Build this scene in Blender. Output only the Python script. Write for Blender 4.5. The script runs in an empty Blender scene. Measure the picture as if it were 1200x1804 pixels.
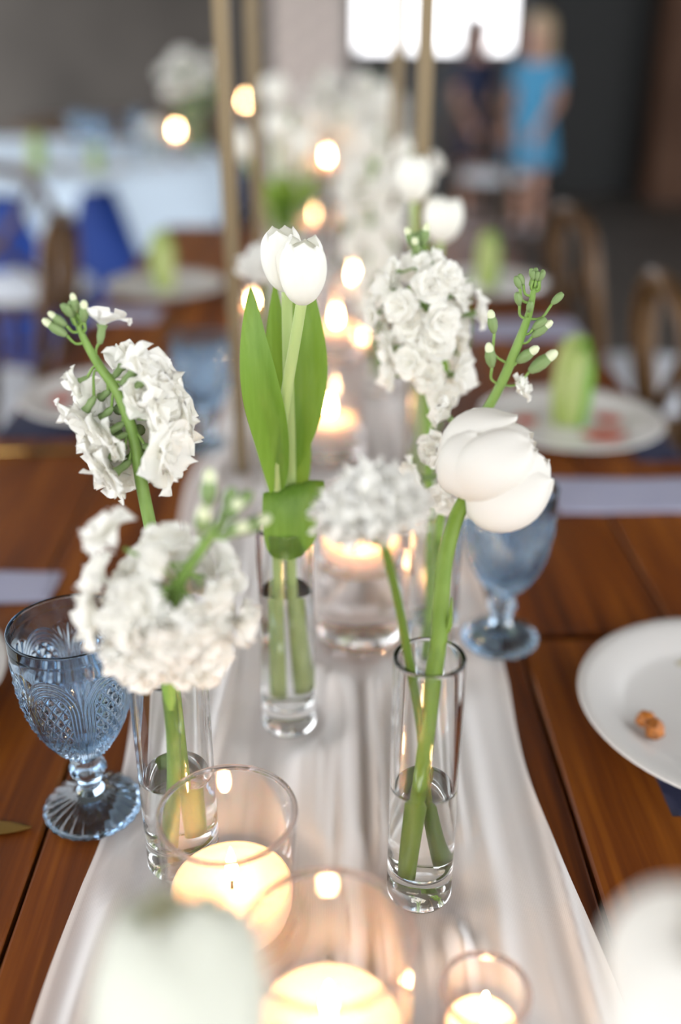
import bpy, math, random
import numpy as np
from mathutils import Vector, Matrix, Quaternion, noise

random.seed(7); np.random.seed(7)
sc = bpy.context.scene
COL = sc.collection
PI = math.pi
T = 0.76                      # table top height

# ------------------------------------------------------------------ camera
cd = bpy.data.cameras.new('camera'); cam = bpy.data.objects.new('camera', cd); COL.objects.link(cam)
cam.location = (0, 0, 1.28)
cam.rotation_euler = (math.radians(90 - 25.9), 0, math.radians(-0.65))
cd.sensor_fit = 'VERTICAL'; cd.sensor_height = 36; cd.sensor_width = 24; cd.lens = 35
cd.clip_start = 0.02; cd.clip_end = 200
cd.dof.use_dof = True; cd.dof.focus_distance = 0.655; cd.dof.aperture_fstop = 1.6
sc.camera = cam
# ------------------------------------------------------------------ world: soft overcast sky
w = bpy.data.worlds.new('sky'); sc.world = w; w.use_nodes = True
bg = w.node_tree.nodes['Background']; bg.inputs[0].default_value = (0.95, 0.97, 1.0, 1); bg.inputs[1].default_value = 2.6
# ------------------------------------------------------------------ exposure and integrator
vs = sc.view_settings; vs.view_transform = 'Standard'; vs.look = 'None'; vs.gamma = 1; vs.use_curve_mapping = False; vs.exposure = 0.84
cy = sc.cycles
cy.use_denoising = True; cy.max_bounces = 18; cy.transmission_bounces = 16; cy.glossy_bounces = 6; cy.diffuse_bounces = 9
cy.transparent_max_bounces = 24; cy.sample_clamp_indirect = 6; cy.caustics_refractive = True; cy.caustics_reflective = True
cy.blur_glossy = 0.3

# ------------------------------------------------------------------ helpers
def V(*a): return Vector(a)

def mk(name, verts, faces, m=None, parent=None, smooth=True, loc=(0, 0, 0)):
    me = bpy.data.meshes.new(name)
    me.from_pydata([tuple(v) for v in verts], [], [tuple(f) for f in faces]); me.update()
    if smooth: me.polygons.foreach_set('use_smooth', [True] * len(me.polygons))
    o = bpy.data.objects.new(name, me); COL.objects.link(o); o.location = loc
    if m: me.materials.append(m)
    if parent: o.parent = parent
    return o

def inst(name, me, parent=None, loc=(0, 0, 0), rot=None, scale=(1, 1, 1)):
    o = bpy.data.objects.new(name, me); COL.objects.link(o)
    o.location = loc
    if rot is not None:
        o.rotation_mode = 'QUATERNION'; o.rotation_quaternion = rot
    o.scale = scale if hasattr(scale, '__len__') else (scale,) * 3
    if parent: o.parent = parent
    return o

def tag(o, label, cat, group=None, kind=None):
    if label: o['label'] = label
    if cat: o['category'] = cat
    if group: o['group'] = group
    if kind: o['kind'] = kind
    return o

def root(name, loc, label=None, cat=None, group=None, rz=0):
    o = bpy.data.objects.new(name, None); COL.objects.link(o); o.location = loc; o.rotation_euler = (0, 0, rz)
    o.empty_display_size = 0.02
    return tag(o, label, cat, group)

def copy_tree(o, parent=None):
    c = o.copy(); COL.objects.link(c); c.parent = parent
    for ch in o.children: copy_tree(ch, c)
    return c

def lathe(prof, n=48, closed=False):
    """prof: (r, z) list; r == 0 ends make poles. closed joins last ring to first."""
    vs_, fs = [], []
    rings = []
    for r, z in prof:
        if r < 1e-7:
            rings.append([len(vs_)]); vs_.append((0, 0, z))
        else:
            b = len(vs_); rings.append(list(range(b, b + n)))
            for i in range(n):
                a = 2 * PI * i / n; vs_.append((r * math.cos(a), r * math.sin(a), z))
    pr = list(zip(rings, rings[1:]))
    if closed: pr.append((rings[-1], rings[0]))
    for A, B in pr:
        for i in range(n):
            j = (i + 1) % n
            if len(A) == 1 and len(B) == 1: continue
            if len(A) == 1: fs.append((A[0], B[j], B[i]))
            elif len(B) == 1: fs.append((A[i], A[j], B[0]))
            else: fs.append((A[i], A[j], B[j], B[i]))
    return vs_, fs

def crom(pts, k=6):
    pts = [Vector(p) for p in pts]
    if len(pts) < 3: 
        return [pts[0].lerp(pts[-1], i / k) for i in range(k + 1)]
    P = [pts[0] * 2 - pts[1]] + pts + [pts[-1] * 2 - pts[-2]]
    out = []
    for i in range(1, len(P) - 2):
        a, b, c, d = P[i - 1], P[i], P[i + 1], P[i + 2]
        for s in range(k):
            t = s / k
            out.append(0.5 * ((2 * b) + (c - a) * t + (2 * a - 5 * b + 4 * c - d) * t * t + (3 * b - a - 3 * c + d) * t ** 3))
    out.append(pts[-1]); return out

def tube(pts, rad, n=10, k=6, cap=True, wob=0):
    P = crom(pts, k); m = len(P)
    if not hasattr(rad, '__len__'): rad = [rad, rad]
    vs_, fs = [], []
    t0 = (P[1] - P[0]).normalized(); nrm = t0.orthogonal().normalized()
    for i, p in enumerate(P):
        t = (P[min(i + 1, m - 1)] - P[max(i - 1, 0)]).normalized()
        nrm = (nrm - t * nrm.dot(t)).normalized(); bn = t.cross(nrm)
        f = i / (m - 1) * (len(rad) - 1); j = min(int(f), len(rad) - 2); r = rad[j] + (rad[j + 1] - rad[j]) * (f - j)
        for q in range(n):
            a = 2 * PI * q / n
            rr = r * (1 + wob * math.sin(a * 3 + i * .4))
            vs_.append(p + nrm * (rr * math.cos(a)) + bn * (rr * math.sin(a)))
    for i in range(m - 1):
        for q in range(n):
            r2 = (q + 1) % n
            fs.append((i * n + q, i * n + r2, i * n + n + r2, i * n + n + q))
    if cap: fs += [tuple(range(n))[::-1], tuple(range((m - 1) * n, m * n))]
    return vs_, fs

def join(*ms):
    vs_, fs = [], []
    for v, f in ms:
        b = len(vs_); vs_ += [Vector(x) for x in v]; fs += [tuple(i + b for i in g) for g in f]
    return vs_, fs

def shift(m, d):
    d = Vector(d); return [Vector(v) + d for v in m[0]], m[1]

def box(x0, x1, y0, y1, z0, z1, b=0.0):
    if b <= 0:
        vs_ = [(x, y, z) for z in (z0, z1) for y in (y0, y1) for x in (x0, x1)]
        return vs_, [(0, 2, 3, 1), (4, 5, 7, 6), (0, 1, 5, 4), (2, 6, 7, 3), (0, 4, 6, 2), (1, 3, 7, 5)]
    # chamfered on the long horizontal edges and ends: three stacked rings
    vs_ = []
    for z, d in ((z0, 0), (z1 - b, 0), (z1, b)):
        vs_ += [(x0 + d, y0 + d, z), (x1 - d, y0 + d, z), (x1 - d, y1 - d, z), (x0 + d, y1 - d, z)]
    fs = [(3, 2, 1, 0), (8, 9, 10, 11)]
    for r in (0, 4):
        for i in range(4): j = (i + 1) % 4; fs.append((r + i, r + j, r + 4 + j, r + 4 + i))
    return vs_, fs

def grid(fn, nu, nv):
    vs_ = [fn(i / nu, j / nv) for j in range(nv + 1) for i in range(nu + 1)]
    fs = [(j * (nu + 1) + i, j * (nu + 1) + i + 1, (j + 1) * (nu + 1) + i + 1, (j + 1) * (nu + 1) + i) for j in range(nv) for i in range(nu)]
    return vs_, fs

# ------------------------------------------------------------------ materials
def newmat(name):
    m = bpy.data.materials.new(name); m.use_nodes = True
    nt = m.node_tree; nt.nodes.clear()
    out = nt.nodes.new('ShaderNodeOutputMaterial')
    return m, nt, out

def N(nt, t, **kw):
    n = nt.nodes.new(t)
    for k, v in kw.items():
        if k in n.inputs: n.inputs[k].default_value = v
        else: setattr(n, k, v)
    return n

def pbr(name, col, rough=.5, metal=0, spec=.5, sss=0, sssr=(1, .6, .4), sssc=.01, noise_=0, nscale=40, bump=0):
    m, nt, out = newmat(name)
    p = N(nt, 'ShaderNodeBsdfPrincipled'); p.inputs['Base Color'].default_value = (*col, 1); p.inputs['Roughness'].default_value = rough
    p.inputs['Metallic'].default_value = metal; p.inputs['Specular IOR Level'].default_value = spec
    if sss:
        p.inputs['Subsurface Weight'].default_value = sss; p.inputs['Subsurface Radius'].default_value = sssr; p.inputs['Subsurface Scale'].default_value = sssc
    if noise_ or bump:
        tc = N(nt, 'ShaderNodeTexCoord'); nz = N(nt, 'ShaderNodeTexNoise'); nz.inputs['Scale'].default_value = nscale; nz.inputs['Detail'].default_value = 4
        nt.links.new(tc.outputs['Object'], nz.inputs['Vector'])
        if noise_:
            mr = N(nt, 'ShaderNodeMapRange'); mr.inputs['From Min'].default_value = .3; mr.inputs['From Max'].default_value = .7
            mr.inputs['To Min'].default_value = 1 - noise_; mr.inputs['To Max'].default_value = 1 + noise_
            nt.links.new(nz.outputs['Fac'], mr.inputs['Value'])
            vm = N(nt, 'ShaderNodeVectorMath', operation='SCALE'); vm.inputs[0].default_value = col
            nt.links.new(mr.outputs[0], vm.inputs['Scale']); nt.links.new(vm.outputs[0], p.inputs['Base Color'])
        if bump:
            b = N(nt, 'ShaderNodeBump'); b.inputs['Strength'].default_value = bump; b.inputs['Distance'].default_value = .002
            nt.links.new(nz.outputs['Fac'], b.inputs['Height']); nt.links.new(b.outputs[0], p.inputs['Normal'])
    nt.links.new(p.outputs[0], out.inputs[0]); return m

def thinmat(name, col, tcol, tr=.35, rough=.55, spec=.25, streak=0, sdir=(60, 60, 4), col2=None):
    """thin living tissue or cloth: reflects and lets light through"""
    m, nt, out = newmat(name)
    p = N(nt, 'ShaderNodeBsdfPrincipled'); p.inputs['Base Color'].default_value = (*col, 1); p.inputs['Roughness'].default_value = rough
    p.inputs['Specular IOR Level'].default_value = spec
    t = N(nt, 'ShaderNodeBsdfTranslucent'); t.inputs['Color'].default_value = (*tcol, 1)
    mx = N(nt, 'ShaderNodeMixShader'); mx.inputs[0].default_value = tr
    nt.links.new(p.outputs[0], mx.inputs[1]); nt.links.new(t.outputs[0], mx.inputs[2]); nt.links.new(mx.outputs[0], out.inputs[0])
    if streak:
        tc = N(nt, 'ShaderNodeTexCoord'); mp = N(nt, 'ShaderNodeMapping'); mp.inputs['Scale'].default_value = sdir
        nz = N(nt, 'ShaderNodeTexNoise'); nz.inputs['Scale'].default_value = 1; nz.inputs['Detail'].default_value = 3
        nt.links.new(tc.outputs['Object'], mp.inputs[0]); nt.links.new(mp.outputs[0], nz.inputs['Vector'])
        mc = N(nt, 'ShaderNodeMix', data_type='RGBA'); mc.inputs[6].default_value = (*col, 1); mc.inputs[7].default_value = (*(col2 or tcol), 1)
        mr = N(nt, 'ShaderNodeMapRange'); mr.inputs[1].default_value = .35; mr.inputs[2].default_value = .65; mr.inputs[4].default_value = streak
        nt.links.new(nz.outputs['Fac'], mr.inputs[0]); nt.links.new(mr.outputs[0], mc.inputs[0]); nt.links.new(mc.outputs[2], p.inputs['Base Color'])
    return m

def glassmat(name, col, ior=1.45, rough=0.0):
    m, nt, out = newmat(name)
    g = N(nt, 'ShaderNodeBsdfGlass'); g.inputs['Color'].default_value = (*col, 1); g.inputs['IOR'].default_value = ior; g.inputs['Roughness'].default_value = rough
    nt.links.new(g.outputs[0], out.inputs[0]); return m

def thinglass(name, col, base=.03):
    """thin walled glass: straight transmission plus mirror reflection by Fresnel"""
    m, nt, out = newmat(name)
    tr = N(nt, 'ShaderNodeBsdfTransparent'); tr.inputs[0].default_value = (*col, 1)
    gl = N(nt, 'ShaderNodeBsdfGlossy'); gl.inputs['Roughness'].default_value = .03; gl.inputs[0].default_value = (1, .98, .97, 1)
    ge = N(nt, 'ShaderNodeNewGeometry'); mr = N(nt, 'ShaderNodeMapRange'); mr.inputs[3].default_value = 1.45; mr.inputs[4].default_value = 1 / 1.45
    fr = N(nt, 'ShaderNodeFresnel'); nt.links.new(ge.outputs['Backfacing'], mr.inputs[0]); nt.links.new(mr.outputs[0], fr.inputs[0])
    mx = N(nt, 'ShaderNodeMixShader')
    nt.links.new(fr.outputs[0], mx.inputs[0]); nt.links.new(tr.outputs[0], mx.inputs[1]); nt.links.new(gl.outputs[0], mx.inputs[2]); nt.links.new(mx.outputs[0], out.inputs[0])
    return m

def emis(name, col, s):
    m, nt, out = newmat(name); e = N(nt, 'ShaderNodeEmission'); e.inputs[0].default_value = (*col, 1); e.inputs[1].default_value = s
    nt.links.new(e.outputs[0], out.inputs[0]); return m

def woodmat(name, cols, rough=.35, sc_=(16, 1.1, 16), coat=.3):
    m, nt, out = newmat(name)
    p = N(nt, 'ShaderNodeBsdfPrincipled'); tc = N(nt, 'ShaderNodeTexCoord'); oi = N(nt, 'ShaderNodeObjectInfo')
    mp = N(nt, 'ShaderNodeMapping'); mp.inputs['Scale'].default_value = sc_
    nt.links.new(tc.outputs['Object'], mp.inputs[0])
    wv = N(nt, 'ShaderNodeMath', operation='MULTIPLY'); wv.inputs[1].default_value = 37.0; nt.links.new(oi.outputs['Random'], wv.inputs[0])
    n1 = N(nt, 'ShaderNodeTexNoise', noise_dimensions='4D'); n1.inputs['Scale'].default_value = 1.0; n1.inputs['Detail'].default_value = 6; n1.inputs['Distortion'].default_value = .8
    nt.links.new(mp.outputs[0], n1.inputs['Vector']); nt.links.new(wv.outputs[0], n1.inputs['W'])
    mp2 = N(nt, 'ShaderNodeMapping'); mp2.inputs['Scale'].default_value = tuple(a * 9 if a > 5 else a * 5 for a in sc_); nt.links.new(tc.outputs['Object'], mp2.inputs[0])
    n2 = N(nt, 'ShaderNodeTexNoise', noise_dimensions='4D'); n2.inputs['Scale'].default_value = 1.0; n2.inputs['Detail'].default_value = 3
    nt.links.new(mp2.outputs[0], n2.inputs['Vector']); nt.links.new(wv.outputs[0], n2.inputs['W'])
    ad = N(nt, 'ShaderNodeMath', operation='MULTIPLY_ADD'); ad.inputs[1].default_value = .55; nt.links.new(n2.outputs['Fac'], ad.inputs[0])
    sb = N(nt, 'ShaderNodeMath', operation='SUBTRACT'); sb.inputs[1].default_value = .275
    nt.links.new(n1.outputs['Fac'], sb.inputs[0]); nt.links.new(sb.outputs[0], ad.inputs[2])
    r2 = N(nt, 'ShaderNodeMath', operation='MULTIPLY_ADD'); r2.inputs[1].default_value = .14; nt.links.new(oi.outputs['Random'], r2.inputs[0]); nt.links.new(ad.outputs[0], r2.inputs[2])
    cr = N(nt, 'ShaderNodeValToRGB'); e = cr.color_ramp.elements
    e[0].position = .32; e[0].color = (*cols[0], 1); e[1].position = .78; e[1].color = (*cols[2], 1)
    k = e.new(.55); k.color = (*cols[1], 1)
    nt.links.new(r2.outputs[0], cr.inputs[0]); nt.links.new(cr.outputs[0], p.inputs['Base Color'])
    p.inputs['Specular IOR Level'].default_value = .22; p.inputs['Roughness'].default_value = rough; p.inputs['Coat Weight'].default_value = coat; p.inputs['Coat Roughness'].default_value = .25
    b = N(nt, 'ShaderNodeBump'); b.inputs['Strength'].default_value = .25; b.inputs['Distance'].default_value = .0015
    nt.links.new(n2.outputs['Fac'], b.inputs['Height']); nt.links.new(b.outputs[0], p.inputs['Normal'])
    nt.links.new(p.outputs[0], out.inputs[0]); return m

M = {}
M['wood'] = woodmat('table_wood', [(.034, .0065, .0006), (.128, .031, .0018), (.245, .075, .005)], rough=.5, coat=.05)
M['chairwood'] = woodmat('chair_wood', [(.035, .016, .006), (.075, .037, .012), (.13, .07, .026)], sc_=(14, 14, 3), coat=.1)
M['postwood'] = woodmat('post_wood', [(.05, .025, .015), (.10, .05, .03), (.15, .08, .05)], sc_=(8, 8, 1.2), coat=0, rough=.7)
M['petal'] = thinmat('white_petal', (.90, .895, .86), (.92, .90, .84), .42)
M['petal_tulip'] = thinmat('tulip_petal', (.86, .855, .81), (.85, .84, .74), .30, rough=.45, streak=.35, sdir=(220, 220, 8), col2=(.80, .80, .70))
M['petal_green'] = thinmat('greenish_tulip_petal', (.74, .75, .66), (.6, .62, .46), .25, rough=.5)
M['petal_ran'] = thinmat('ranunculus_petal', (.78, .76, .71), (.85, .78, .66), .25, rough=.5)
M['bud'] = thinmat('bud_white', (.74, .78, .54), (.7, .75, .4), .25)
M['calyx'] = thinmat('calyx_green', (.20, .30, .11), (.3, .45, .1), .25, streak=.6, sdir=(300, 300, 60), col2=(.32, .40, .2))
M['stem'] = thinmat('stem_green', (.17, .29, .06), (.3, .5, .1), .12, rough=.4, streak=.5, sdir=(150, 150, 12), col2=(.26, .38, .11))
M['tstem'] = thinmat('tulip_stem', (.36, .46, .17), (.45, .55, .2), .15, rough=.4, streak=.5, sdir=(90, 90, 9), col2=(.45, .50, .22))
M['dstem'] = thinmat('carnation_stem', (.09, .15, .02), (.2, .35, .05), .1, rough=.45)
M['rstem'] = thinmat('ranunculus_stem', (.15, .24, .03), (.25, .4, .06), .15, rough=.4, streak=.5, sdir=(120, 120, 15), col2=(.23, .33, .06))
M['leaf'] = thinmat('tulip_leaf', (.115, .235, .03), (.27, .42, .03), .40, rough=.42, spec=.4, streak=.8, sdir=(260, 260, 9), col2=(.17, .30, .055))
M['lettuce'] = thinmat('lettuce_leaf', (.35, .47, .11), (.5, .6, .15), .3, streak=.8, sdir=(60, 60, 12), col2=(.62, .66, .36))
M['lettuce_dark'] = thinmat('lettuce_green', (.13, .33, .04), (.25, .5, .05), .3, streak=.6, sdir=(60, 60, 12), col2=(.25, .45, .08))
M['glass'] = glassmat('clear_glass', (.99, .993, .993), 1.44)
M['water'] = glassmat('water', (.985, .99, .988), 1.333)
M['blueglass'] = glassmat('blue_pressed_glass', (.79, .86, .92), 1.5)
M['thin'] = thinglass('thin_clear_glass', (.965, .955, .955))
M['rimglass'] = glassmat('rim_glass', (.93, .88, .87), 1.45)
M['wax'] = pbr('candle_wax', (.74, .58, .45), .45, sss=1.0, sssr=(1, .62, .35), sssc=.016)
M['wick'] = pbr('wick', (.02, .015, .01), .9)
M['flame'] = emis('flame', (1, .58, .26), 100)
M['ceramic'] = pbr('white_ceramic', (.60, .585, .565), .22, spec=.5)
M['gold'] = pbr('brushed_gold', (.175, .13, .072), .45, metal=.6)
M['goldc'] = pbr('gold_cutlery', (.85, .58, .2), .22, metal=1)
M['navy'] = pbr('navy_linen', (.012, .016, .05), .8, bump=.3, nscale=400)
M['lav'] = thinmat('lavender_gauze', (.36, .37, .50), (.4, .4, .5), .2, rough=.8, streak=.6, sdir=(30, 200, 30), col2=(.45, .45, .55))
M['nugget'] = pbr('fried_crumb', (.32, .10, .008), .55, noise_=.5, nscale=160, bump=.8)
M['sauce'] = pbr('red_sauce', (.42, .05, .015), .3, noise_=.3)
M['cream'] = pbr('cream_sauce', (.66, .58, .38), .4, noise_=.15)
M['cushion'] = pbr('white_cushion', (.62, .66, .72), .8, bump=.2, nscale=60)
M['royal'] = pbr('royal_blue_cloth', (.005, .05, .30), .6)
M['whitecloth'] = pbr('white_tablecloth', (.60, .72, .84), .8)
M['wallgrey'] = pbr('grey_wall', (.085, .075, .066), .9, noise_=.25, nscale=1.2)
M['brick'] = pbr('pale_brick', (.50, .43, .39), .85, noise_=.3, nscale=9)
M['mortar'] = pbr('mortar', (.40, .37, .34), .95, noise_=.2)
M['dark'] = pbr('dark_paint', (.004, .005, .005), .6)
M['lowwall'] = pbr('slate_parapet', (.10, .105, .11), .8, noise_=.2, nscale=2)
M['floor'] = pbr('stained_concrete', (.055, .048, .042), .55, noise_=.4, nscale=1.5)
M['ceil'] = pbr('ceiling_boards', (.42, .37, .31), .9)
M['skin'] = pbr('skin', (.48, .27, .20), .5, sss=.2, sssc=.01)
M['navydress'] = pbr('navy_dress', (.006, .014, .05), .7)
M['skydress'] = pbr('sky_blue_dress', (.045, .26, .46), .6)
M['hairdark'] = pbr('dark_hair', (.02, .012, .008), .5)
M['hairblond'] = pbr('blond_hair', (.50, .38, .24), .5)
M['shoe'] = pbr('white_shoe', (.55, .50, .54), .6)
M['eye'] = pbr('eye_dark', (.02, .02, .02), .3)
M['lip'] = pbr('lip', (.45, .12, .10), .5)

# sheer runner: density of the weave follows a stored attribute (gathered cloth is denser)
def runnermat():
    m, nt, out = newmat('sheer_white_chiffon')
    d = N(nt, 'ShaderNodeBsdfDiffuse'); d.inputs[0].default_value = (.90, .875, .855, 1)
    t = N(nt, 'ShaderNodeBsdfTranslucent'); t.inputs[0].default_value = (.85, .83, .83, 1)
    mx = N(nt, 'ShaderNodeMixShader'); mx.inputs[0].default_value = .25
    nt.links.new(d.outputs[0], mx.inputs[1]); nt.links.new(t.outputs[0], mx.inputs[2])
    tr = N(nt, 'ShaderNodeBsdfTransparent'); tr.inputs[0].default_value = (1, .98, .97, 1)
    at = N(nt, 'ShaderNodeAttribute'); at.attribute_name = 'weave'
    tc = N(nt, 'ShaderNodeTexCoord'); wx = N(nt, 'ShaderNodeTexWave'); wx.inputs['Scale'].default_value = 300; wx.bands_direction = 'X'
    wy = N(nt, 'ShaderNodeTexWave'); wy.inputs['Scale'].default_value = 300; wy.bands_direction = 'Y'
    nt.links.new(tc.outputs['Object'], wx.inputs[0]); nt.links.new(tc.outputs['Object'], wy.inputs[0])
    mm = N(nt, 'ShaderNodeMath', operation='MULTIPLY'); nt.links.new(wx.outputs['Fac'], mm.inputs[0]); nt.links.new(wy.outputs['Fac'], mm.inputs[1])
    m2 = N(nt, 'ShaderNodeMath', operation='MULTIPLY_ADD'); m2.inputs[1].default_value = -.16; nt.links.new(mm.outputs[0], m2.inputs[0]); nt.links.new(at.outputs['Fac'], m2.inputs[2]); m2.use_clamp = True
    m3 = N(nt, 'ShaderNodeMixShader')
    nt.links.new(m2.outputs[0], m3.inputs[0]); nt.links.new(tr.outputs[0], m3.inputs[1]); nt.links.new(mx.outputs[0], m3.inputs[2])
    nt.links.new(m3.outputs[0], out.inputs[0]); return m
M['runner'] = runnermat()

# ================================================================== SETTING
def struct(name, m, *boxes, parent=None):
    o = mk(name, *join(*[box(*b) for b in boxes]), m, parent, smooth=False)
    if parent is None: o['kind'] = 'structure'
    return o

fl = struct('floor', M['floor'], (-30, 30, -30, 30, -.1, 0))
struct('ceiling', M['ceil'], (-4, 4.6, -3, 9.3, 3.5, 3.6))
struct('wall_left', M['wallgrey'], (-4, -.37, 8.0, 8.3, 0, 3.5))
struct('wall_back', M['lowwall'], (-.37, 1.72, 9.0, 9.2, 0, 1.08), (-.37, 1.72, 9.0, 9.2, 2.6, 3.5), (-.37, .20, 9.0, 9.2, 1.08, 2.6), (1.55, 1.72, 9.0, 9.2, 1.08, 2.6))
struct('wall_right', M['wallgrey'], (4.4, 4.6, 4.5, 9.2, 0, 3.5))
struct('wall_corner', M['postwood'], (1.72, 4.4, 9.0, 9.2, 0, 3.5))
wf = struct('window_1', M['postwood'], (.18, 1.57, 8.98, 9.1, 1.08, 1.12))
for x in (.22, .64, 1.10, 1.53): struct('window_mullion', M['postwood'], (x - .02, x + .02, 9.02, 9.08, 1.12, 2.6), parent=wf)
for x in (.24, .67, 1.12): mk('pane', *box(x, x + .39, 9.045, 9.05, 1.12, 2.6), M['thin'], wf, smooth=False)
dr = struct('door_1', M['dark'], (1.76, 2.56, 8.88, 8.98, 0, 2.3))
struct('door_frame', M['dark'], (1.70, 1.76, 8.86, 9.0, 0, 2.36), (2.56, 2.62, 8.86, 9.0, 0, 2.36), parent=dr)
for z in (.15, 1.2): struct('door_panel', M['dark'], (1.86, 2.46, 8.86, 8.885, z, z + .9), parent=dr)
struct('door_handle', M['gold'], (1.80, 1.83, 8.82, 8.88, 1.0, 1.12), parent=dr)
struct('wall_post', M['postwood'], (2.62, 3.1, 8.3, 8.6, 0, 3.5))
# brick pillar: core of mortar and bricks of its own
pil = struct('wall_pillar', M['mortar'], (-.36, .12, 7.02, 7.5, 0, 3.5))
bme = bpy.data.meshes.new('brick'); bv, bf = box(-.105, .105, -.05, .05, -.032, .032, .006); bme.from_pydata(bv, [], bf); bme.materials.append(M['brick'])
for k in range(28):
    off = 0 if k % 2 else .11
    xs = [-.36 + .105 + i * .22 - off for i in range(4)]
    for x in xs:
        x0, x1 = max(x - .105, -.365), min(x + .105, .125)
        if x1 - x0 < .05: continue
        o = inst('brick', bme, pil, ((x0 + x1) / 2, 7.06 - random.random() * .012, .04 + k * .075), scale=((x1 - x0) / .21, 1, 1))

# ================================================================== TABLES
def farm_table(y0, y1, seams, label):
    r = root('farm_table', (0, (y0 + y1) / 2, 0), label, 'table')
    cy_ = (y0 + y1) / 2
    for a, b in zip(seams, seams[1:]):
        g = .0016
        mk('plank', *shift(box(a + g, b - g, y0, y1, T - .04, T - random.random() * .0008, .0022), (0, -cy_, 0)), M['wood'], r, smooth=False)
    for x in (-.42, .38):
        for y in (y0 + .06, y1 - .14):
            mk('leg', *shift(box(x, x + .08, y, y + .08, 0, T - .045, .004), (0, -cy_, 0)), M['wood'], r, smooth=False)
    for x in (-.40, .375):
        mk('apron', *shift(box(x, x + .025, y0 + .14, y1 - .14, T - .13, T - .045), (0, -cy_, 0)), M['wood'], r, smooth=False)
    return r
farm_table(-.85, .794, [-.48, -.345, -.207, -.075, .05, .178, .33, .48], 'stained plank farm table carrying the blue goblet and lit glass candles')
farm_table(.806, 3.0, [-.48, -.30, -.14, .02, .178, .33, .48], 'stained plank farm table carrying the gold flower stand')

# ------------------------------------------------------------------ runner
SPOTS = [(.058, .4885, .03), (-.066, 1.06, .03), (.112, 1.075, .03), (.075, 1.5, .03), (-.1027, .5182, .034), (-.0349, .6683, .03), (.0881, .7372, .03), (.0277, .7912, .05), (.159, .7916, .045), (-.1765, .5694, .045),
         (-.0631, .461, .05), (.0025, .344, .05), (.0813, .365, .032), (.0, 1.23, .05), (.095, .866, .03), (-.047, .20, .03), (.11, .19, .03), (-.114, 1.19, .014), (.106, 1.19, .014), (-.114, 1.67, .014), (.106, 1.67, .014), (.011, 1.66, .045), (.045, 1.89, .045), (-.035, 2.58, .045), (-.004, 2.45, .04)]
PLE = []
for i in range(34):
    PLE.append((random.uniform(-.155, .155), random.uniform(-.03, .03), random.uniform(0, 6.28), random.uniform(.004, .011), random.uniform(.003, .0085), random.uniform(1.2, 3.2)))
def runner_h(x, y):
    h = 0
    for c, drift, ph, wd, amp, fq in PLE:
        cx = c + drift * math.sin(y * fq + ph)
        a = amp * (.55 + .45 * math.sin(y * fq * 1.7 + ph * 2.1))
        h += max(a, 0) * math.exp(-((x - cx) / wd) ** 2)
    h += .0015 * (1 + math.sin(x * 60 + 3 * math.sin(y * 3)))
    h += .002 * (noise.noise(Vector((x * 9, y * 6, 3.1))) + .4)
    k = 1
    for sx, sy, sr in SPOTS:
        d = math.hypot(x - sx, y - sy); k = min(k, max(0, min(1, (d - sr) / .03)))
    return max(h, 0) * k + .0012
def build_runner():
    nu, nv = 130, 420; y0, y1 = -.35, 2.96
    vs_, dens = [], []
    for j in range(nv + 1):
        # finer rows close to the goblet and vases
        t = j / nv; y = y0 + (y1 - y0) * (t ** 1.5 if False else t)
        hw = .166 + .006 * math.sin(y * 7) + .004 * math.sin(y * 17 + 1)
        sh = .004 * math.sin(y * 5 + .6) - .004
        for i in range(nu + 1):
            u = i / nu * 2 - 1; x = u * hw + sh
            h = runner_h(x, y)
            vs_.append((x, y, T + h))
    vs_ = np.array(vs_); Z = vs_[:, 2].reshape(nv + 1, nu + 1)
    gx = np.abs(np.gradient(Z, axis=1)) / (.332 / nu)
    for j in range(nv + 1):
        for i in range(nu + 1):
            y = vs_[j * (nu + 1) + i, 1]; x = vs_[j * (nu + 1) + i, 0]
            b = .74 + .36 * noise.noise(Vector((x * 22, y * 2.0, 8.0))) + .20 * noise.noise(Vector((x * 70, y * 3.5, 2.0))) + .45 * min(gx[j, i], .6) + (Z[j, i] - T) * 12
            e = abs(i / nu * 2 - 1)
            if e > .97: b += .25
            dens.append(max(.45, min(.98, b)))
    fs = [(j * (nu + 1) + i, j * (nu + 1) + i + 1, (j + 1) * (nu + 1) + i + 1, (j + 1) * (nu + 1) + i) for j in range(nv) for i in range(nu)]
    o = mk('table_runner', vs_.tolist(), fs, M['runner'])
    at = o.data.attributes.new('weave', 'FLOAT', 'POINT'); at.data.foreach_set('value', dens)
    tag(o, 'sheer white chiffon runner gathered in soft folds down the table centre', 'table runner')
build_runner()

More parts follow.
